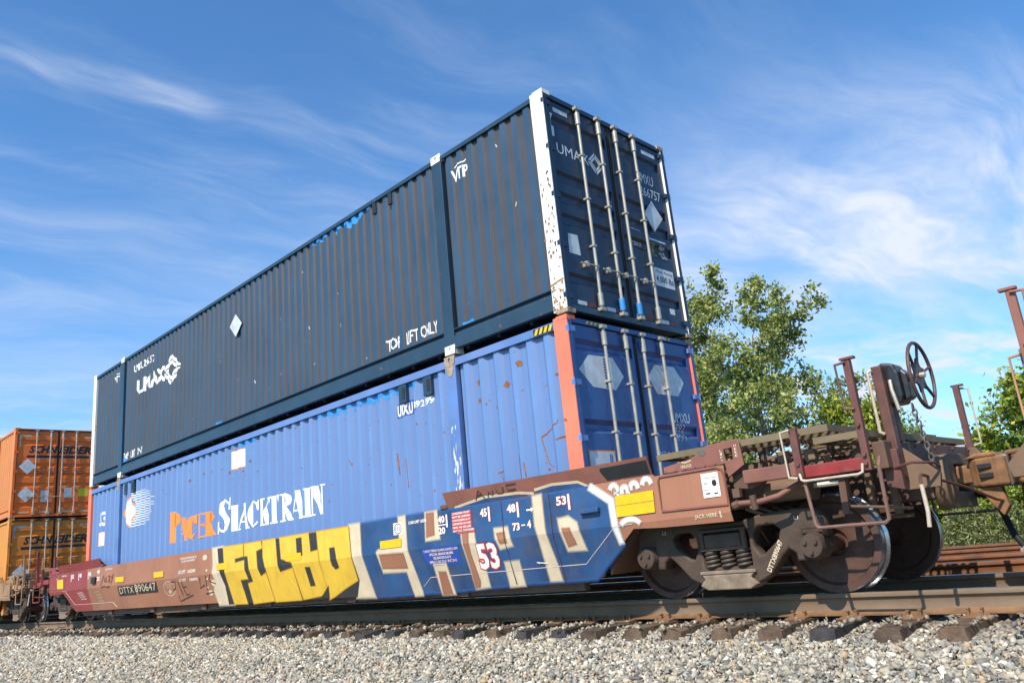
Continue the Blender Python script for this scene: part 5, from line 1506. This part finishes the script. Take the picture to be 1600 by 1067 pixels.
    # side arms, posts, beams, steps on both sides
    for sg in (-1, 1):
        def Y(a, b): return sorted((sg * a, sg * b))
        M().box(1.93, 2.43, *Y(1.36, 1.44), 1.005, 1.125).build('side_arm', c['arm'], car, bevel=0.01)
        M().prism([(1.78, 0.98), (1.95, 0.96), (2.06, 1.003), (2.06, 1.10), (1.78, 1.13)], 'y', *Y(1.25, 1.355)).build('arm_bracket', eb, car, bevel=0.008)
        M().box(2.435, 2.50, *Y(1.41, 1.46), 0.985, 1.41).build('grab_post', c['post'], car, bevel=0.006)
        P([(2.45, sg * 1.475, 1.395), (2.375, sg * 1.49, 1.385), (2.385, sg * 1.49, 1.0), (2.45, sg * 1.475, 0.985)], 0.0115, 'grab_iron', cream_rail if brake else c['rail'])
        M().box(2.501, 3.0, *Y(1.38, 1.43), 0.985, 1.085).build('side_beam', c['beam'], car, bevel=0.006)
        P([(2.475, sg * 1.475, 1.02), (2.49, sg * 1.49, 0.968), (2.52, sg * 1.50, 0.955), (2.97, sg * 1.50, 0.952), (3.0, sg * 1.49, 0.965), (3.0, sg * 1.46, 1.03)], 0.0115, 'sill_grab_iron', cream_rail if brake else c['rail'])
        P([(2.50, sg * 1.45, 0.97), (2.505, sg * 1.47, 0.92), (2.53, sg * 1.47, 0.60), (2.55, sg * 1.47, 0.572), (3.09, sg * 1.47, 0.565), (3.12, sg * 1.47, 0.59), (3.125, sg * 1.47, 1.0), (3.12, sg * 1.40, 1.07)], 0.016, 'sill_step', c['step'])
        H_ = side_rail_h
        M().box(3.001, 3.06, *Y(1.39, 1.45), 0.975, H_).build('ladder_post', c['post'], car, bevel=0.006)
        M().box(2.985, 3.10, *Y(1.40, 1.46), H_ + 0.001, H_ + 0.02).build('post_cap', c['post'], car)
        P([(3.03, sg * 1.46, H_ - 0.02), (2.945, sg * 1.47, H_ - 0.03), (2.955, sg * 1.47, H_ - 0.40), (3.03, sg * 1.46, H_ - 0.41)] if sg < 0 else [(3.05, sg * 1.46, H_ - 0.02), (3.13, sg * 1.47, H_ - 0.03), (3.13, sg * 1.47, H_ - 0.62), (3.05, sg * 1.46, H_ - 0.64)], 0.012, 'ladder_grab_iron', c['post'] if sg < 0 else cream_rail)
        for x, z in ((2.47, 1.03), (2.47, 1.10), (3.03, 1.03), (3.03, 1.10), (3.03, 1.34)):
            M().tube([(x, sg * 1.43, z), (x, sg * 1.475, z)], 0.016, 6).build('bolt', c['post'], car)
        # lift plate with its slot, unlock tab
        plate('lift_plate', [(1.10, 1.21), (1.10, 1.27), (1.42, 1.31), (1.53, 1.37), (1.62, 1.405), (1.93, 1.415), (1.958, 1.18), (1.78, 1.085), (1.765, 1.21)],
              [[(1.775, 1.235), (1.855, 1.24), (1.858, 1.345), (1.775, 1.34)]], 'y', sg * 1.415, 0.022, pk, car, 0.004, xf)
        # train-line pipe along the truck
        P([(1.82, sg * 1.40, 0.845), (2.02, sg * 1.39, 0.84), (2.20, sg * 1.37, 0.87), (2.34, sg * 1.30, 0.94), (2.42, sg * 1.2, 0.99)], 0.026, 'air_pipe', c['arm'], 10)
        P([(1.98, sg * 1.40, 0.78), (1.98, sg * 1.42, 0.90)], 0.03, 'pipe_clamp', eb, 8)
        M().box(1.79, 1.86, *Y(1.37, 1.42), 0.90, 0.98).build('pipe_bracket', eb, car)
        M().tube([(1.77, sg * 1.40, 0.83), (1.83, sg * 1.40, 0.845)], 0.036, 8).build('pipe_union', eb, car)
    # angled brake post next to the platform
    if brake:
        bp = M().box(3.10, 3.185, -1.14, -1.05, 0.90, 1.83).build('brake_post', c['beam_dark'], car, bevel=0.012)
        P([(3.11, -1.155, 1.80), (3.085, -1.175, 1.78), (3.085, -1.175, 1.28), (3.11, -1.155, 1.26)], 0.015, 'post_grab_iron', cream_rail)
        M().prism([(3.06, 0.84), (3.06, 1.13), (3.19, 1.13), (3.19, 0.80)], 'y', -1.20, -1.145).build('post_bracket', bdark, car, bevel=0.006)
        gb = M().prism([(3.10, 1.50), (3.26, 1.50), (3.28, 1.56), (3.28, 1.76), (3.25, 1.84), (3.16, 1.865), (3.10, 1.83)], 'y', -1.045, -0.82).build('hand_brake_housing', gear_black, car, bevel=0.02)
        M().prism([(3.281, 1.52), (3.33, 1.54), (3.33, 1.74), (3.281, 1.80)], 'y', -1.0, -0.86).build('housing_cover', gear_black, gb, bevel=0.012)
        M().tube([(3.21, -1.06, 1.70), (3.215, -1.075, 1.62), (3.24, -1.08, 1.44)], 0.016, 8).build('release_lever', galv, gb, smooth=True)
        for z in (1.58, 1.72): M().tube([(3.12, -1.08, z), (3.30, -0.80, z)], 0.012, 6).build('housing_bolt', coupler_grey, gb)
        M().box(3.10, 3.16, -1.045, -0.86, 1.20, 1.50).build('housing_bracket', eb, gb, bevel=0.006)
        M().tube([(3.28, -0.92, 1.71), (3.41, -0.92, 1.71)], 0.03, 10).build('wheel_shaft', eb, gb, smooth=True)
        cy, cz, wx = -0.92, 1.71, 3.40
        rim = M().tube([(wx + 0.02, cy + 0.275 * math.cos(a), cz + 0.275 * math.sin(a)) for a in np.linspace(0, 2 * math.pi, 41)[:-1]], 0.0155, 8, closed=True).build('brake_wheel', c['brakewheel'], car, smooth=True)
        for k in range(6):
            a = k * math.pi / 3 + 0.35
            M().tube([(wx, cy + 0.09 * math.cos(a), cz + 0.09 * math.sin(a)), (wx + 0.02, cy + 0.268 * math.cos(a), cz + 0.268 * math.sin(a))], 0.0125, 6).build('spoke', c['brakewheel'], rim, smooth=True)
        plate('hub_plate', [(cy + 0.15 * math.cos(a) * (1.0 if abs(math.cos(2 * (a - 0.35) * 1.5)) > 0.5 else 0.72), cz + 0.15 * math.sin(a) * (1.0 if abs(math.cos(2 * (a - 0.35) * 1.5)) > 0.5 else 0.72)) for a in np.linspace(0, 2 * math.pi, 25)[:-1]], [], 'x', wx, 0.018, c['brakewheel'], rim, 0.004, xf)
        M().tube([(wx - 0.01, cy, cz), (wx + 0.05, cy, cz)], 0.024, 8).build('hub_nut', galv, rim, smooth=True)
        for k in range(11):
            z = 1.46 - k * 0.047; x_ = 3.30 + 0.006 * k
            if k % 2: pth = [(x_ + 0.018 * math.cos(a), -0.93, z + 0.034 * math.sin(a)) for a in np.linspace(0, 6.283, 11)[:-1]]
            else: pth = [(x_, -0.93 + 0.018 * math.cos(a), z + 0.034 * math.sin(a)) for a in np.linspace(0, 6.283, 11)[:-1]]
            M().tube(pth, 0.007, 6, closed=True).build('chain_link', coupler_grey, car, smooth=True)
    else:
        M().box(3.10, 3.16, -1.0, -0.94, 1.0, 1.74).build('end_post', c['post'], car, bevel=0.006)
        P([(3.16, -0.97, 1.70), (3.24, -0.97, 1.69), (3.24, -0.97, 1.2), (3.16, -0.97, 1.18)], 0.012, 'post_grab_iron', c['rail'])
        P([(3.03, -1.46, 1.5), (3.03, -1.56, 1.48), (3.03, -1.56, 1.1), (3.03, -1.46, 1.06)], 0.012, 'grab_iron', c['rail'])


def make_car(x_off, c, label, brake_right=False, left_post=1.88):
    car = empty('well_car', (x_off, 0, 0))
    tag(car, label, 'railcar', 'well cars of the train')
    rc = [(1.76, 0.70, 1.20), (0.991, 0.712, 1.20), (0.985, 0.712, 1.22), (0.655, 0.73, 1.22), (-0.008, 0.265, 1.22)]
    cols = rc + [(2 * XC - a, b, t_) for a, b, t_ in rc[::-1]]
    sills = []
    for sg in (-1, 1):
        s_ = side_sheet(cols, 0.012, 'side_sill', c['side'], car, sg)
        sills.append(s_)
        MB().box(2 * XC + 0.25, -0.25, *sorted((sg * 1.215, sg * 1.12)), 0.155, 0.262).build('bottom_chord', c['chord'], car, bevel=0.01)
        for mir in (False, True):
            xf = mirx if mir else idx
            yA, yB = sg * 1.45, sg * 1.51
            f_ = MB(xf)
            f_.add([(-2.13, yA, 1.225), (0.97, yA, 1.225), (0.97, yB, 1.40), (-2.15, yB, 1.415), (-2.13, yA - sg * 0.02, 1.225), (0.97, yA - sg * 0.02, 1.225), (0.97, yB - sg * 0.022, 1.402), (-2.15, yB - sg * 0.022, 1.417)],
                   [(0, 1, 2, 3), (4, 7, 6, 5), (0, 4, 5, 1), (3, 2, 6, 7), (0, 3, 7, 4), (1, 5, 6, 2)])
            fo = f_.build('container_guide', c['guide'][1 if mir else 0], car)
            MB(xf).add([(-2.10, yA - sg * 0.02, 1.23), (-2.12, yB - sg * 0.02, 1.40), (-2.06, sg * 1.31, 1.24), (-2.0, yA - sg * 0.02, 1.23)], [(0, 1, 2), (1, 2, 3)]).build('guide_gusset', c['guide'][1 if mir else 0], fo)
            MB(xf).box(-2.26, -2.13, *sorted((sg * 1.40, sg * 1.47)), 1.221, 1.275).build('guide_stop', c['chord'], fo, bevel=0.01)
            # jacking panel rim
            rim = [(1.035, 0.86), (1.035, 1.15), (1.06, 1.185), (1.68, 1.19), (1.735, 1.165), (1.75, 1.10), (1.75, 0.85)]
            MB(xf).tube([(a, sg * 1.452, b) for a, b in rim], 0.014, 6, closed=True).build('jack_panel_rim', c['panel'], s_, smooth=True)
            MB(xf).tube([(a, sg * -car_y(b) * 1.0 + 0, b) if False else (a, -sg * car_y(b) + sg * 0.001, b) for a, b in [(-2.86, 0.31), (-2.67, 0.418), (-0.07, 0.43), (0.436, 0.771), (0.656, 0.777)]], 0.0055, 6).build('sunlit_doubler_edge', c['lit_edge'], s_)  # pale line stands in for the sunlit edge of a doubler plate
    for k in range(6):
        x = -2.2 - k * 2.45
        MB().box(x - 0.1, x + 0.1, -1.25, 1.25, 0.16, 0.255).build('cross_tie', c['chord'], car)
    make_end(car, idx, c, brake_right)
    make_end(car, mirx, c['left'] if 'left' in c else c, False, left_post)
    for xt in (1.47, 2 * XC - 1.47):
        if truck_used[0]: t = copy_tree(TRUCK, car)
        else: t = TRUCK; t.parent = car; truck_used[0] = True
        t.location = (xt, 0, 0)
    return car, sills[0]


bw = mat('brake_wheel_paint', (0.085, 0.045, 0.04), 0.5, var=0.3, scale=8, dirt=0.3)
bdark = mat('brake_post_paint', (0.115, 0.042, 0.034), 0.55, var=0.3, scale=8, dirt=0.4)
main_c = dict(side=car_brown, chord=end_brown, guide=(end_pink, car_maroon), panel=end_pink, lit_edge=mat('sunlit_edge_pale', (0.55, 0.45, 0.42), 0.5), end=end_brown, end2=end_tan, deck=deck_mat, arm=mat('arm_red_brown', (0.20, 0.078, 0.056), 0.65, var=0.25, scale=4, dirt=0.4),
              post=mat('post_red_brown', (0.135, 0.045, 0.037), 0.55, var=0.3, scale=9, dirt=0.4), beam=red_paint, beam_dark=bdark, rail=cream_rail, step=mat('step_brown', (0.17, 0.088, 0.066), 0.6, var=0.2, scale=8), brakewheel=bw)
main_c['left'] = dict(main_c, panel=car_maroon, arm=car_maroon, post=car_maroon, beam=car_maroon, step=car_maroon, rail=car_maroon, end=end_brown)
tan_c = dict(side=car_tan, chord=car_tan, guide=(car_tan, car_tan), panel=car_tan, lit_edge=car_tan, end=end_tan, end2=end_tan, deck=deck_mat, arm=car_tan, post=car_tan, beam=car_tan, beam_dark=car_tan, rail=mat('tan_grab_iron', (0.42, 0.26, 0.12), 0.6),
             step=car_tan, brakewheel=bw)
PITCH = 2 * (3.70 - XC)
car, sill = make_car(0.0, main_c, 'long brown well car with yellow and blue graffiti, carrying the navy and blue containers', True)
lcar, _ = make_car(-PITCH, tan_c, 'dusty tan well car at far left, carrying the orange containers')
right_c = dict(main_c, left=dict(main_c, post=end_pink, rail=mat('rusty_grab_iron', (0.45, 0.24, 0.12), 0.7)))
rcar, _ = make_car(PITCH - 0.085, right_c, 'well car at the right edge, only its coupler and tall end post showing', False, 2.10)

# ---- markings on the main car's near side
sp_cream = spray_mat('cream_overspray', (0.64, 0.52, 0.36)); sp_blue = spray_mat('blue_overspray', (0.02, 0.09, 0.27)); sp_white = spray_mat('white_overspray', (0.75, 0.72, 0.66))
sp_black = spray_mat('black_overspray', (0.03, 0.03, 0.03)); sp_brown = spray_mat('brown_overspray', (0.31, 0.125, 0.072)); sp_yellow = spray_mat('yellow_overspray', (0.70, 0.40, 0.025))
G = GRAF
ypl = []
lt = 2 * XC
paint_polys([[(-15.5, 1.218), (-15.46, 0.78), (-15.40, 0.27), (lt + 0.02, 0.27), (lt - 0.64, 0.725), (lt - 0.70, 0.72), (lt - 1.755, 0.705), (lt - 1.755, 1.195), (lt - 0.99, 1.195), (lt - 0.98, 1.218)]], csurf, 'repaint_patch', car_maroon, sill, 1)
paint_polys(G['blue'], csurf, 'graffiti_field', paint_blue, sill, 1)
for p in G['cream']: paint_polys([p], csurf, 'graffiti_outline', paint_cream, sill, 2)
paint_polys(G['black'], csurf, 'graffiti_field', paint_black, sill, 3)
for p in G['yellow']: paint_polys([p], csurf, 'graffiti_letter', paint_yellow, sill, 4)
for p in G['black2']: paint_polys([p], csurf, 'graffiti_letter_hole', paint_black, sill, 5)
for p in G['cream2']:
    paint_polys([p], csurf, 'graffiti_stroke', paint_cream, sill, 2)
    overspray(p, 0.075, csurf, sp_cream, sill, 2.2)
for p in G['brown']:
    paint_polys([p], csurf, 'graffiti_gap', car_brown, sill, 3)
    overspray(p, 0.06, csurf, sp_brown, sill, 3.2)
overspray(G['blue'][0], 0.09, csurf, sp_blue, sill, 1.2)
for p in G['cream']: overspray(p, 0.10, csurf, sp_cream, sill, 2.2)
for p in G['yellow']: overspray(p, 0.05, csurf, sp_yellow, sill, 4.2)
for p in G['black2']: overspray(p, 0.05, csurf, sp_black, sill, 5.2)
paint_polys(ribbon(G['stroke_outline'], [0.04, 0.045, 0.04, 0.025]), csurf, 'graffiti_stroke', paint_white, sill, 2)
guide = next(o for o in car.children if o.name.startswith('container_guide') and o.data.vertices[0].co.y < 0)
for p in G['flange_blue']: paint_polys([p], fsurf, 'graffiti_field', paint_blue, guide, 1)
for p in G['flange_stroke']: paint_polys(ribbon(p, 0.03), fsurf, 'graffiti_stroke', paint_cream, guide, 2)
paint_polys([[(0.42, 1.235), (0.96, 1.235), (0.96, 1.398), (0.38, 1.40), (0.36, 1.33)]], fsurf, 'black_patch', black_paint, guide, 1)
for p in ([(-1.58, 1.26), (-1.50, 1.37), (-1.42, 1.27)], [(-1.36, 1.27), (-1.33, 1.33), (-1.27, 1.28), (-1.26, 1.34)], [(-1.20, 1.34), (-1.18, 1.29), (-1.10, 1.29), (-1.08, 1.36)], [(-0.86, 1.37), (-1.02, 1.37), (-1.01, 1.31), (-0.88, 1.31)], [(-1.54, 1.31), (-1.45, 1.32)]):
    paint_polys(ribbon(p, 0.018), fsurf, 'marker_tag', tag_black, guide, 3)
for i, p in enumerate(G['ylabels']):
    paint_polys([p], csurf, 'yellow_reflector', yellow_label, sill, 6)
big = G['ylabels'][5]
paint_polys(ribbon([tuple((Vector(big[0]) * 0.53 + Vector(big[3]) * 0.47)), tuple((Vector(big[1]) * 0.53 + Vector(big[2]) * 0.47))], 0.004), csurf, 'reflector_seam', coupler_mat, sill, 7)
blob = []
for (x, z, rx, rz) in ((-9.05, 1.08, 0.10, 0.05), (-8.6, 1.13, 0.14, 0.075), (-8.78, 0.62, 0.10, 0.06), (-8.98, 0.45, 0.09, 0.05), (-8.98, 0.85, 0.04, 0.02), (-9.0, 0.70, 0.04, 0.02), (-9.05, 0.55, 0.04, 0.02)):
    blob.append(ell(x, z, rx, rz, 18))
for b_ in blob: paint_polys([b_], csurf, 'graffiti_dot', paint_cream, sill, 2.5)


def outlined(s, box, lay=3, bold=0.03, edge=0.05, shear=0.0):
    d = (box[3] - box[2]) * 0.05
    paint_text(s, (box[0] - d, box[1] + d, box[2] - d, box[3] + d * 0.6), csurf, 'lettering_outline', red_ink, sill, bold + edge, shear, lay)
    paint_text(s, box, csurf, 'lettering', white_ink, sill, bold, shear, lay + 1)


outlined('53', (-1.685, -1.34, 0.46, 0.76), bold=0.035)
for s_, x0, x1 in (('45', -1.54, -1.42), ('48', -1.08, -0.94), ('53', -0.31, -0.165)):
    outlined(s_, (x0, x1, 1.06, 1.155))
    bx = x1 + 0.02
    paint_polys([rect(bx - 0.006, bx + 0.036, 0.994, 1.168)], csurf, 'lettering_outline', red_ink, sill, 3)
    paint_polys([rect(bx, bx + 0.028, 1.0, 1.165)], csurf, 'lettering', white_ink, sill, 4)
outlined('73', (-1.015, -0.90, 0.855, 0.94)); outlined('4', (-0.78, -0.72, 0.865, 0.95))
paint_polys([rect(-0.872, -0.812, 0.898, 0.912)], csurf, 'lettering', white_ink, sill, 4)
outlined('40', (-2.33, -2.20, 1.06, 1.148)); outlined('20', (-2.33, -2.20, 0.925, 1.01))
paint_polys([rect(-2.345, -2.18, 1.03, 1.043), rect(-2.175, -2.145, 1.0, 1.155)], csurf, 'lettering', white_ink, sill, 4)
paint_polys([[(-0.77, 1.052), (-0.70, 1.052), (-0.70, 1.035), (-0.655, 1.062), (-0.70, 1.09), (-0.70, 1.072), (-0.77, 1.072)]], csurf, 'arrow', white_ink, sill, 4)
paint_polys([rect(-2.06, -1.70, 0.925, 1.165), rect(-1.98, -1.66, 0.90, 0.94)], csurf, 'decal_ground', red_ink, sill, 3)
for k, s_ in enumerate(('LOADING MUST', 'NOT BE UNEVEN', 'CONTAINERS 40 FT', 'SUPPORTED ON PINS', 'MAX 100 000 LBS', '40 FT MAX CONTAINER')):
    paint_text(s_, (-2.05, -1.72 if k < 5 else -1.67, 1.135 - k * 0.042, 1.16 - k * 0.042), csurf, 'lettering', white_ink, sill, 0.02, 0, 4)
paint_text('LOAD LIMIT 163200', (-2.93, -2.56, 1.105, 1.145), csurf, 'lettering', white_ink, sill, 0.03, 0, 4)
paint_polys([[(-2.72, 0.77), (-1.99, 0.785), (-2.02, 0.56), (-2.60, 0.55), (-2.68, 0.62)]], csurf, 'decal_ground', dark_blue_ink, sill, 2)
for k, s_ in enumerate(('2 INCH TREAD GUARD SHOES V-674', 'SPECIAL BRAKE BEAMS', 'SEE BADGE PLATE', 'SPRG 7 OC D-5  8 IC D-5')):
    hw_ = (0.33, 0.23, 0.17, 0.26)[k]
    outlined(s_, (-2.34 - hw_, -2.34 + hw_, 0.725 - k * 0.046, 0.755 - k * 0.046), 3, 0.01, 0.03)
paint_polys([rect(-3.27, -3.08, 0.995, 1.15)], csurf, 'decal', white_ink, sill, 3)
paint_polys(ribbon(ell(-3.17, 1.072, 0.075, 0.065, 24) + [(-3.095, 1.072)], 0.01), csurf, 'decal_ring', black_ink, sill, 4)
paint_text('110', (-3.225, -3.115, 1.045, 1.10), csurf, 'lettering', black_ink, sill, 0.0, 0, 4)
paint_polys([[(-13.50, 0.535), (-12.50, 0.535), (-12.50, 0.745), (-13.50, 0.745)], [(-12.40, 0.545), (-11.33, 0.545), (-11.33, 0.755), (-12.40, 0.755)]], csurf, 'number_board', black_paint, sill, 1)
paint_text('DTTX', (-13.42, -12.6, 0.585, 0.72), csurf, 'lettering', cream_tape if False else paint_cream, sill, 0.0, 0, 2)
paint_text('890647', (-12.52, -11.40, 0.59, 0.745), csurf, 'lettering', paint_cream, sill, 0.0, 0, 2)
paint_polys(ribbon(ell(-10.76, 0.595, 0.27, 0.135, 30) + [(-10.49, 0.595)], 0.014), csurf, 'badge_ring', paint_cream, sill, 1)
paint_text('DOUBLE', (-10.9, -10.63, 0.655, 0.69), csurf, 'lettering', paint_cream, sill, 0.0, 0, 1)
paint_text('STACK', (-10.88, -10.66, 0.61, 0.64), csurf, 'lettering', paint_cream, sill, 0.0, 0, 1)
paint_text('8', (-10.82, -10.70, 0.50, 0.57), csurf, 'lettering', paint_cream, sill, 0.03, 0, 1)
paint_text('LD LMT', (-10.23, -9.90, 0.845, 0.91), csurf, 'lettering', paint_white, sill, 0.02, 0, 1)
paint_text('163200', (-9.80, -9.47, 0.845, 0.905), csurf, 'lettering', paint_white, sill, 0.02, 0, 1)
paint_text('LT WT', (-10.22, -9.90, 0.70, 0.755), csurf, 'lettering', paint_white, sill, 0.02, 0, 1)
paint_text('56800', (-9.75, -9.40, 0.695, 0.75), csurf, 'lettering', paint_white, sill, 0.02, 0, 1)
paint_text('CONTROLLED INTERCHANGE CAR', (-10.15, -9.42, 1.105, 1.14), csurf, 'lettering', paint_white, sill, 0.02, 0, 1)
paint_text('DO NOT HUMP EMPTY', (-10.08, -9.48, 1.05, 1.085), csurf, 'lettering', paint_white, sill, 0.02, 0, 1)
for p in ([(-14.55, 0.80), (-14.33, 1.03), (-14.27, 0.88)], [(-14.25, 0.87), (-14.2, 0.98), (-14.12, 0.9), (-14.2, 0.87)], [(-14.08, 0.99), (-13.95, 1.0), (-14.03, 0.86)], [(-13.93, 0.97), (-14.0, 0.93), (-13.92, 0.90), (-13.98, 0.86)], [(-13.88, 0.99), (-13.80, 0.93), (-13.73, 1.03), (-13.86, 0.82)], [(-14.5, 0.76), (-14.3, 0.79), (-14.1, 0.75), (-13.95, 0.78)],
          [(-10.62, 0.71), (-10.40, 0.72), (-10.48, 0.58), (-10.60, 0.56)], [(-10.3, 0.72), (-10.2, 0.45)], [(-10.15, 0.70), (-10.05, 0.45), (-9.9, 0.46)], [(-10.4, 0.45), (-10.38, 0.34), (-9.75, 0.44)], [(-10.12, 0.60), (-9.95, 0.60)],
          [(-9.3, 0.74), (-9.38, 0.55), (-9.15, 0.60)], [(-9.05, 0.76), (-9.1, 0.5)], [(-8.85, 0.78), (-8.95, 0.66), (-8.7, 0.6)], [(-9.2, 0.44), (-8.85, 0.46)]):
    paint_polys(ribbon(p, 0.022), csurf, 'marker_tag', tag_black, sill, 3)
for k in range(4):
    paint_text(('PLATE H', 'EXCESS HT', 'HT 20 FT', '2 IN SHOES')[k], (-16.2 + 0.05 * k, -15.8 + 0.05 * k, 0.68 - 0.05 * k, 0.712 - 0.05 * k), csurf, 'lettering', paint_white, sill, 0.01, 0, 2)
    paint_text(('NEW 4-05', 'LUB', 'COTS', 'AB 52')[k], (-14.98 + 0.05 * k, -14.7 + 0.05 * k, 0.66 - 0.07 * k, 0.70 - 0.07 * k), csurf, 'lettering', cream_tape, sill, 0.0, 0, 2)
for s_, x in (('53', -16.62), ('48', -16.05), ('45', -15.36)):
    paint_text(s_, (x, x + 0.16, 1.05, 1.15), csurf, 'lettering', white_ink, sill, 0.03, 0, 2)
    paint_polys([rect(x - 0.06, x - 0.025, 0.99, 1.155)], csurf, 'lettering', white_ink, sill, 2)
paint_text('40', (-14.80, -14.62, 1.08, 1.17), csurf, 'lettering', white_ink, sill, 0.03, 0, 2)
paint_text('20', (-14.80, -14.62, 0.92, 1.02), csurf, 'lettering', white_ink, sill, 0.03, 0, 2)
paint_text('NOTCH END', (-14.25, -13.80, 1.13, 1.165), csurf, 'lettering', paint_white, sill, 0.02, 0, 2)
paint_text('JACK', (-17.85, -17.65, 1.08, 1.11), csurf, 'lettering', paint_white, sill, 0.02, 0, 2)
paint_text('DTTX', (-17.62, -17.50, 0.86, 1.06), csurf, 'lettering', paint_white, sill, 0.02, 0, 2)
paint_text('890647 A', (-17.4, -17.0, 1.13, 1.165), csurf, 'lettering', paint_white, sill, 0.02, 0, 2)
MB().box(-15.1, -14.83, YS - 0.05, YS - 0.004, 0.87, 1.02).build('routing_box', black_paint, sill, bevel=0.015)
MB().box(0.03, 0.28, YS - 0.055, YS - 0.002, 0.935, 0.985).build('load_bracket', paint_blue, sill, bevel=0.01)
for x in (0.05, 0.26): MB().tube([(x, YS - 0.03, 0.925), (x, YS - 0.03, 0.995)], 0.012, 6).build('bracket_bolt', end_brown, sill)
for x, lay in ((-0.42, 6), (-1.17, 6)):
    paint_polys(ribbon([(x, 1.215), (x + 0.004, 0.9), (x, 0.6), (x + 0.005, 0.27)], [0.007, 0.012, 0.007, 0.014]), csurf, 'weld_seam', seam_mat, sill, lay)
paint_polys(ribbon([(-0.72, 0.475), (-0.76, 0.49), (-0.60, 0.47)], 0.012), csurf, 'scrape', white_ink, sill, 6)
def arc(cx, cz, r, a0, a1, n=9, k=1.0): return [(cx + r * math.cos(math.radians(a0 + (a1 - a0) * i / (n - 1))), cz + k * r * math.sin(math.radians(a0 + (a1 - a0) * i / (n - 1)))) for i in range(n)]


for pth in (arc(0.49, 1.135, 0.045, 160, -60) + arc(0.49, 1.065, 0.04, 60, -30, 5), arc(0.625, 1.105, 0.04, 200, -20), arc(0.745, 1.125, 0.045, 190, 0), arc(0.90, 1.14, 0.05, 170, 10), arc(0.64, 0.755, 0.12, 150, 25, 9, 0.6)):
    rb = ribbon(pth, 0.02)
    paint_polys(rb, csurf, 'graffiti_stroke', paint_white, sill, 4)
    overspray([q[0] for q in rb] + [rb[-1][3], rb[-1][2]] + [q[1] for q in rb[::-1]], 0.05, csurf, sp_white, sill, 4.2)
rb = ribbon(G['stroke_outline'], [0.04, 0.045, 0.04, 0.025])
overspray([q[0] for q in rb] + [rb[-1][3], rb[-1][2]] + [q[1] for q in rb[::-1]], 0.07, csurf, sp_white, sill, 2.2)
# end plates: data card, jacking and lifting notes
paint_polys([rect(1.515, 1.695, 0.93, 1.15)], csurf, 'data_card', white_ink, sill, 3)
paint_polys([rect(1.525, 1.685, 1.105, 1.108), rect(1.525, 1.60, 1.0, 1.003), ell(1.645, 1.055, 0.025, 0.03, 14), rect(1.545, 1.59, 0.96, 0.972), rect(1.63, 1.67, 0.955, 0.967), rect(1.54, 1.57, 1.055, 1.062)], csurf, 'data_print', black_ink, sill, 4)
paint_text('JACK HERE', (1.38, 1.62, 0.745, 0.79), csurf, 'lettering', paint_cream, sill, 0.03, 0, 2)
paint_polys([[(1.655, 0.735), (1.672, 0.757), (1.662, 0.757), (1.662, 0.80), (1.648, 0.80), (1.648, 0.757), (1.638, 0.757)]], csurf, 'arrow', paint_cream, sill, 2)
lp = Surf(lambda x, z, o: (x, -1.427 - o, z))
for ch_, z in zip('LIFT', (1.32, 1.29, 1.26, 1.23)):
    paint_text(ch_, (1.735, 1.757, z, z + 0.022), lp, 'lettering', paint_cream, car, 0.02)
for ch_, z in zip('HERE', (1.345, 1.315, 1.285, 1.255)):
    paint_text(ch_, (1.885, 1.91, z, z + 0.022), lp, 'lettering', paint_cream, car, 0.02)
paint_text('UNLOCK', (1.30, 1.42, 1.232, 1.262), lp, 'lettering', paint_cream, car, 0.02)
paint_polys(ribbon([(1.31, 1.29), (1.36, 1.28), (1.42, 1.295)], 0.012), lp, 'scrape', paint_cream, car)
paint_polys([ell(1.545, 1.345, 0.045, 0.03, 14)], lp, 'primer_patch', coupler_grey, car)
# number cast on the truck arm
ang = math.atan2(0.55 - 0.20, 2.10 - 1.88)
tsurf = Surf(lambda u, v, o: (1.90 + u * math.cos(ang) - v * math.sin(ang), -1.163 - o, 0.225 + u * math.sin(ang) + v * math.cos(ang)))
paint_text('DTTX890647', (0.0, 0.30, 0.0, 0.05), tsurf, 'lettering', paint_cream, TRUCK, 0.03)
for o_ in TRUCK.children:
    if o_.name.startswith('lettering'): o_.location.x -= 1.47
tf = Surf(lambda x, z, o: (x - 1.47, -1.163 - o, z))
paint_text('L3', (0.80, 0.84, 0.64, 0.67), tf, 'lettering', shaded_white, TRUCK, 0.0)
paint_text('L1', (2.20, 2.24, 0.66, 0.69), tf, 'lettering', shaded_white, TRUCK, 0.0)
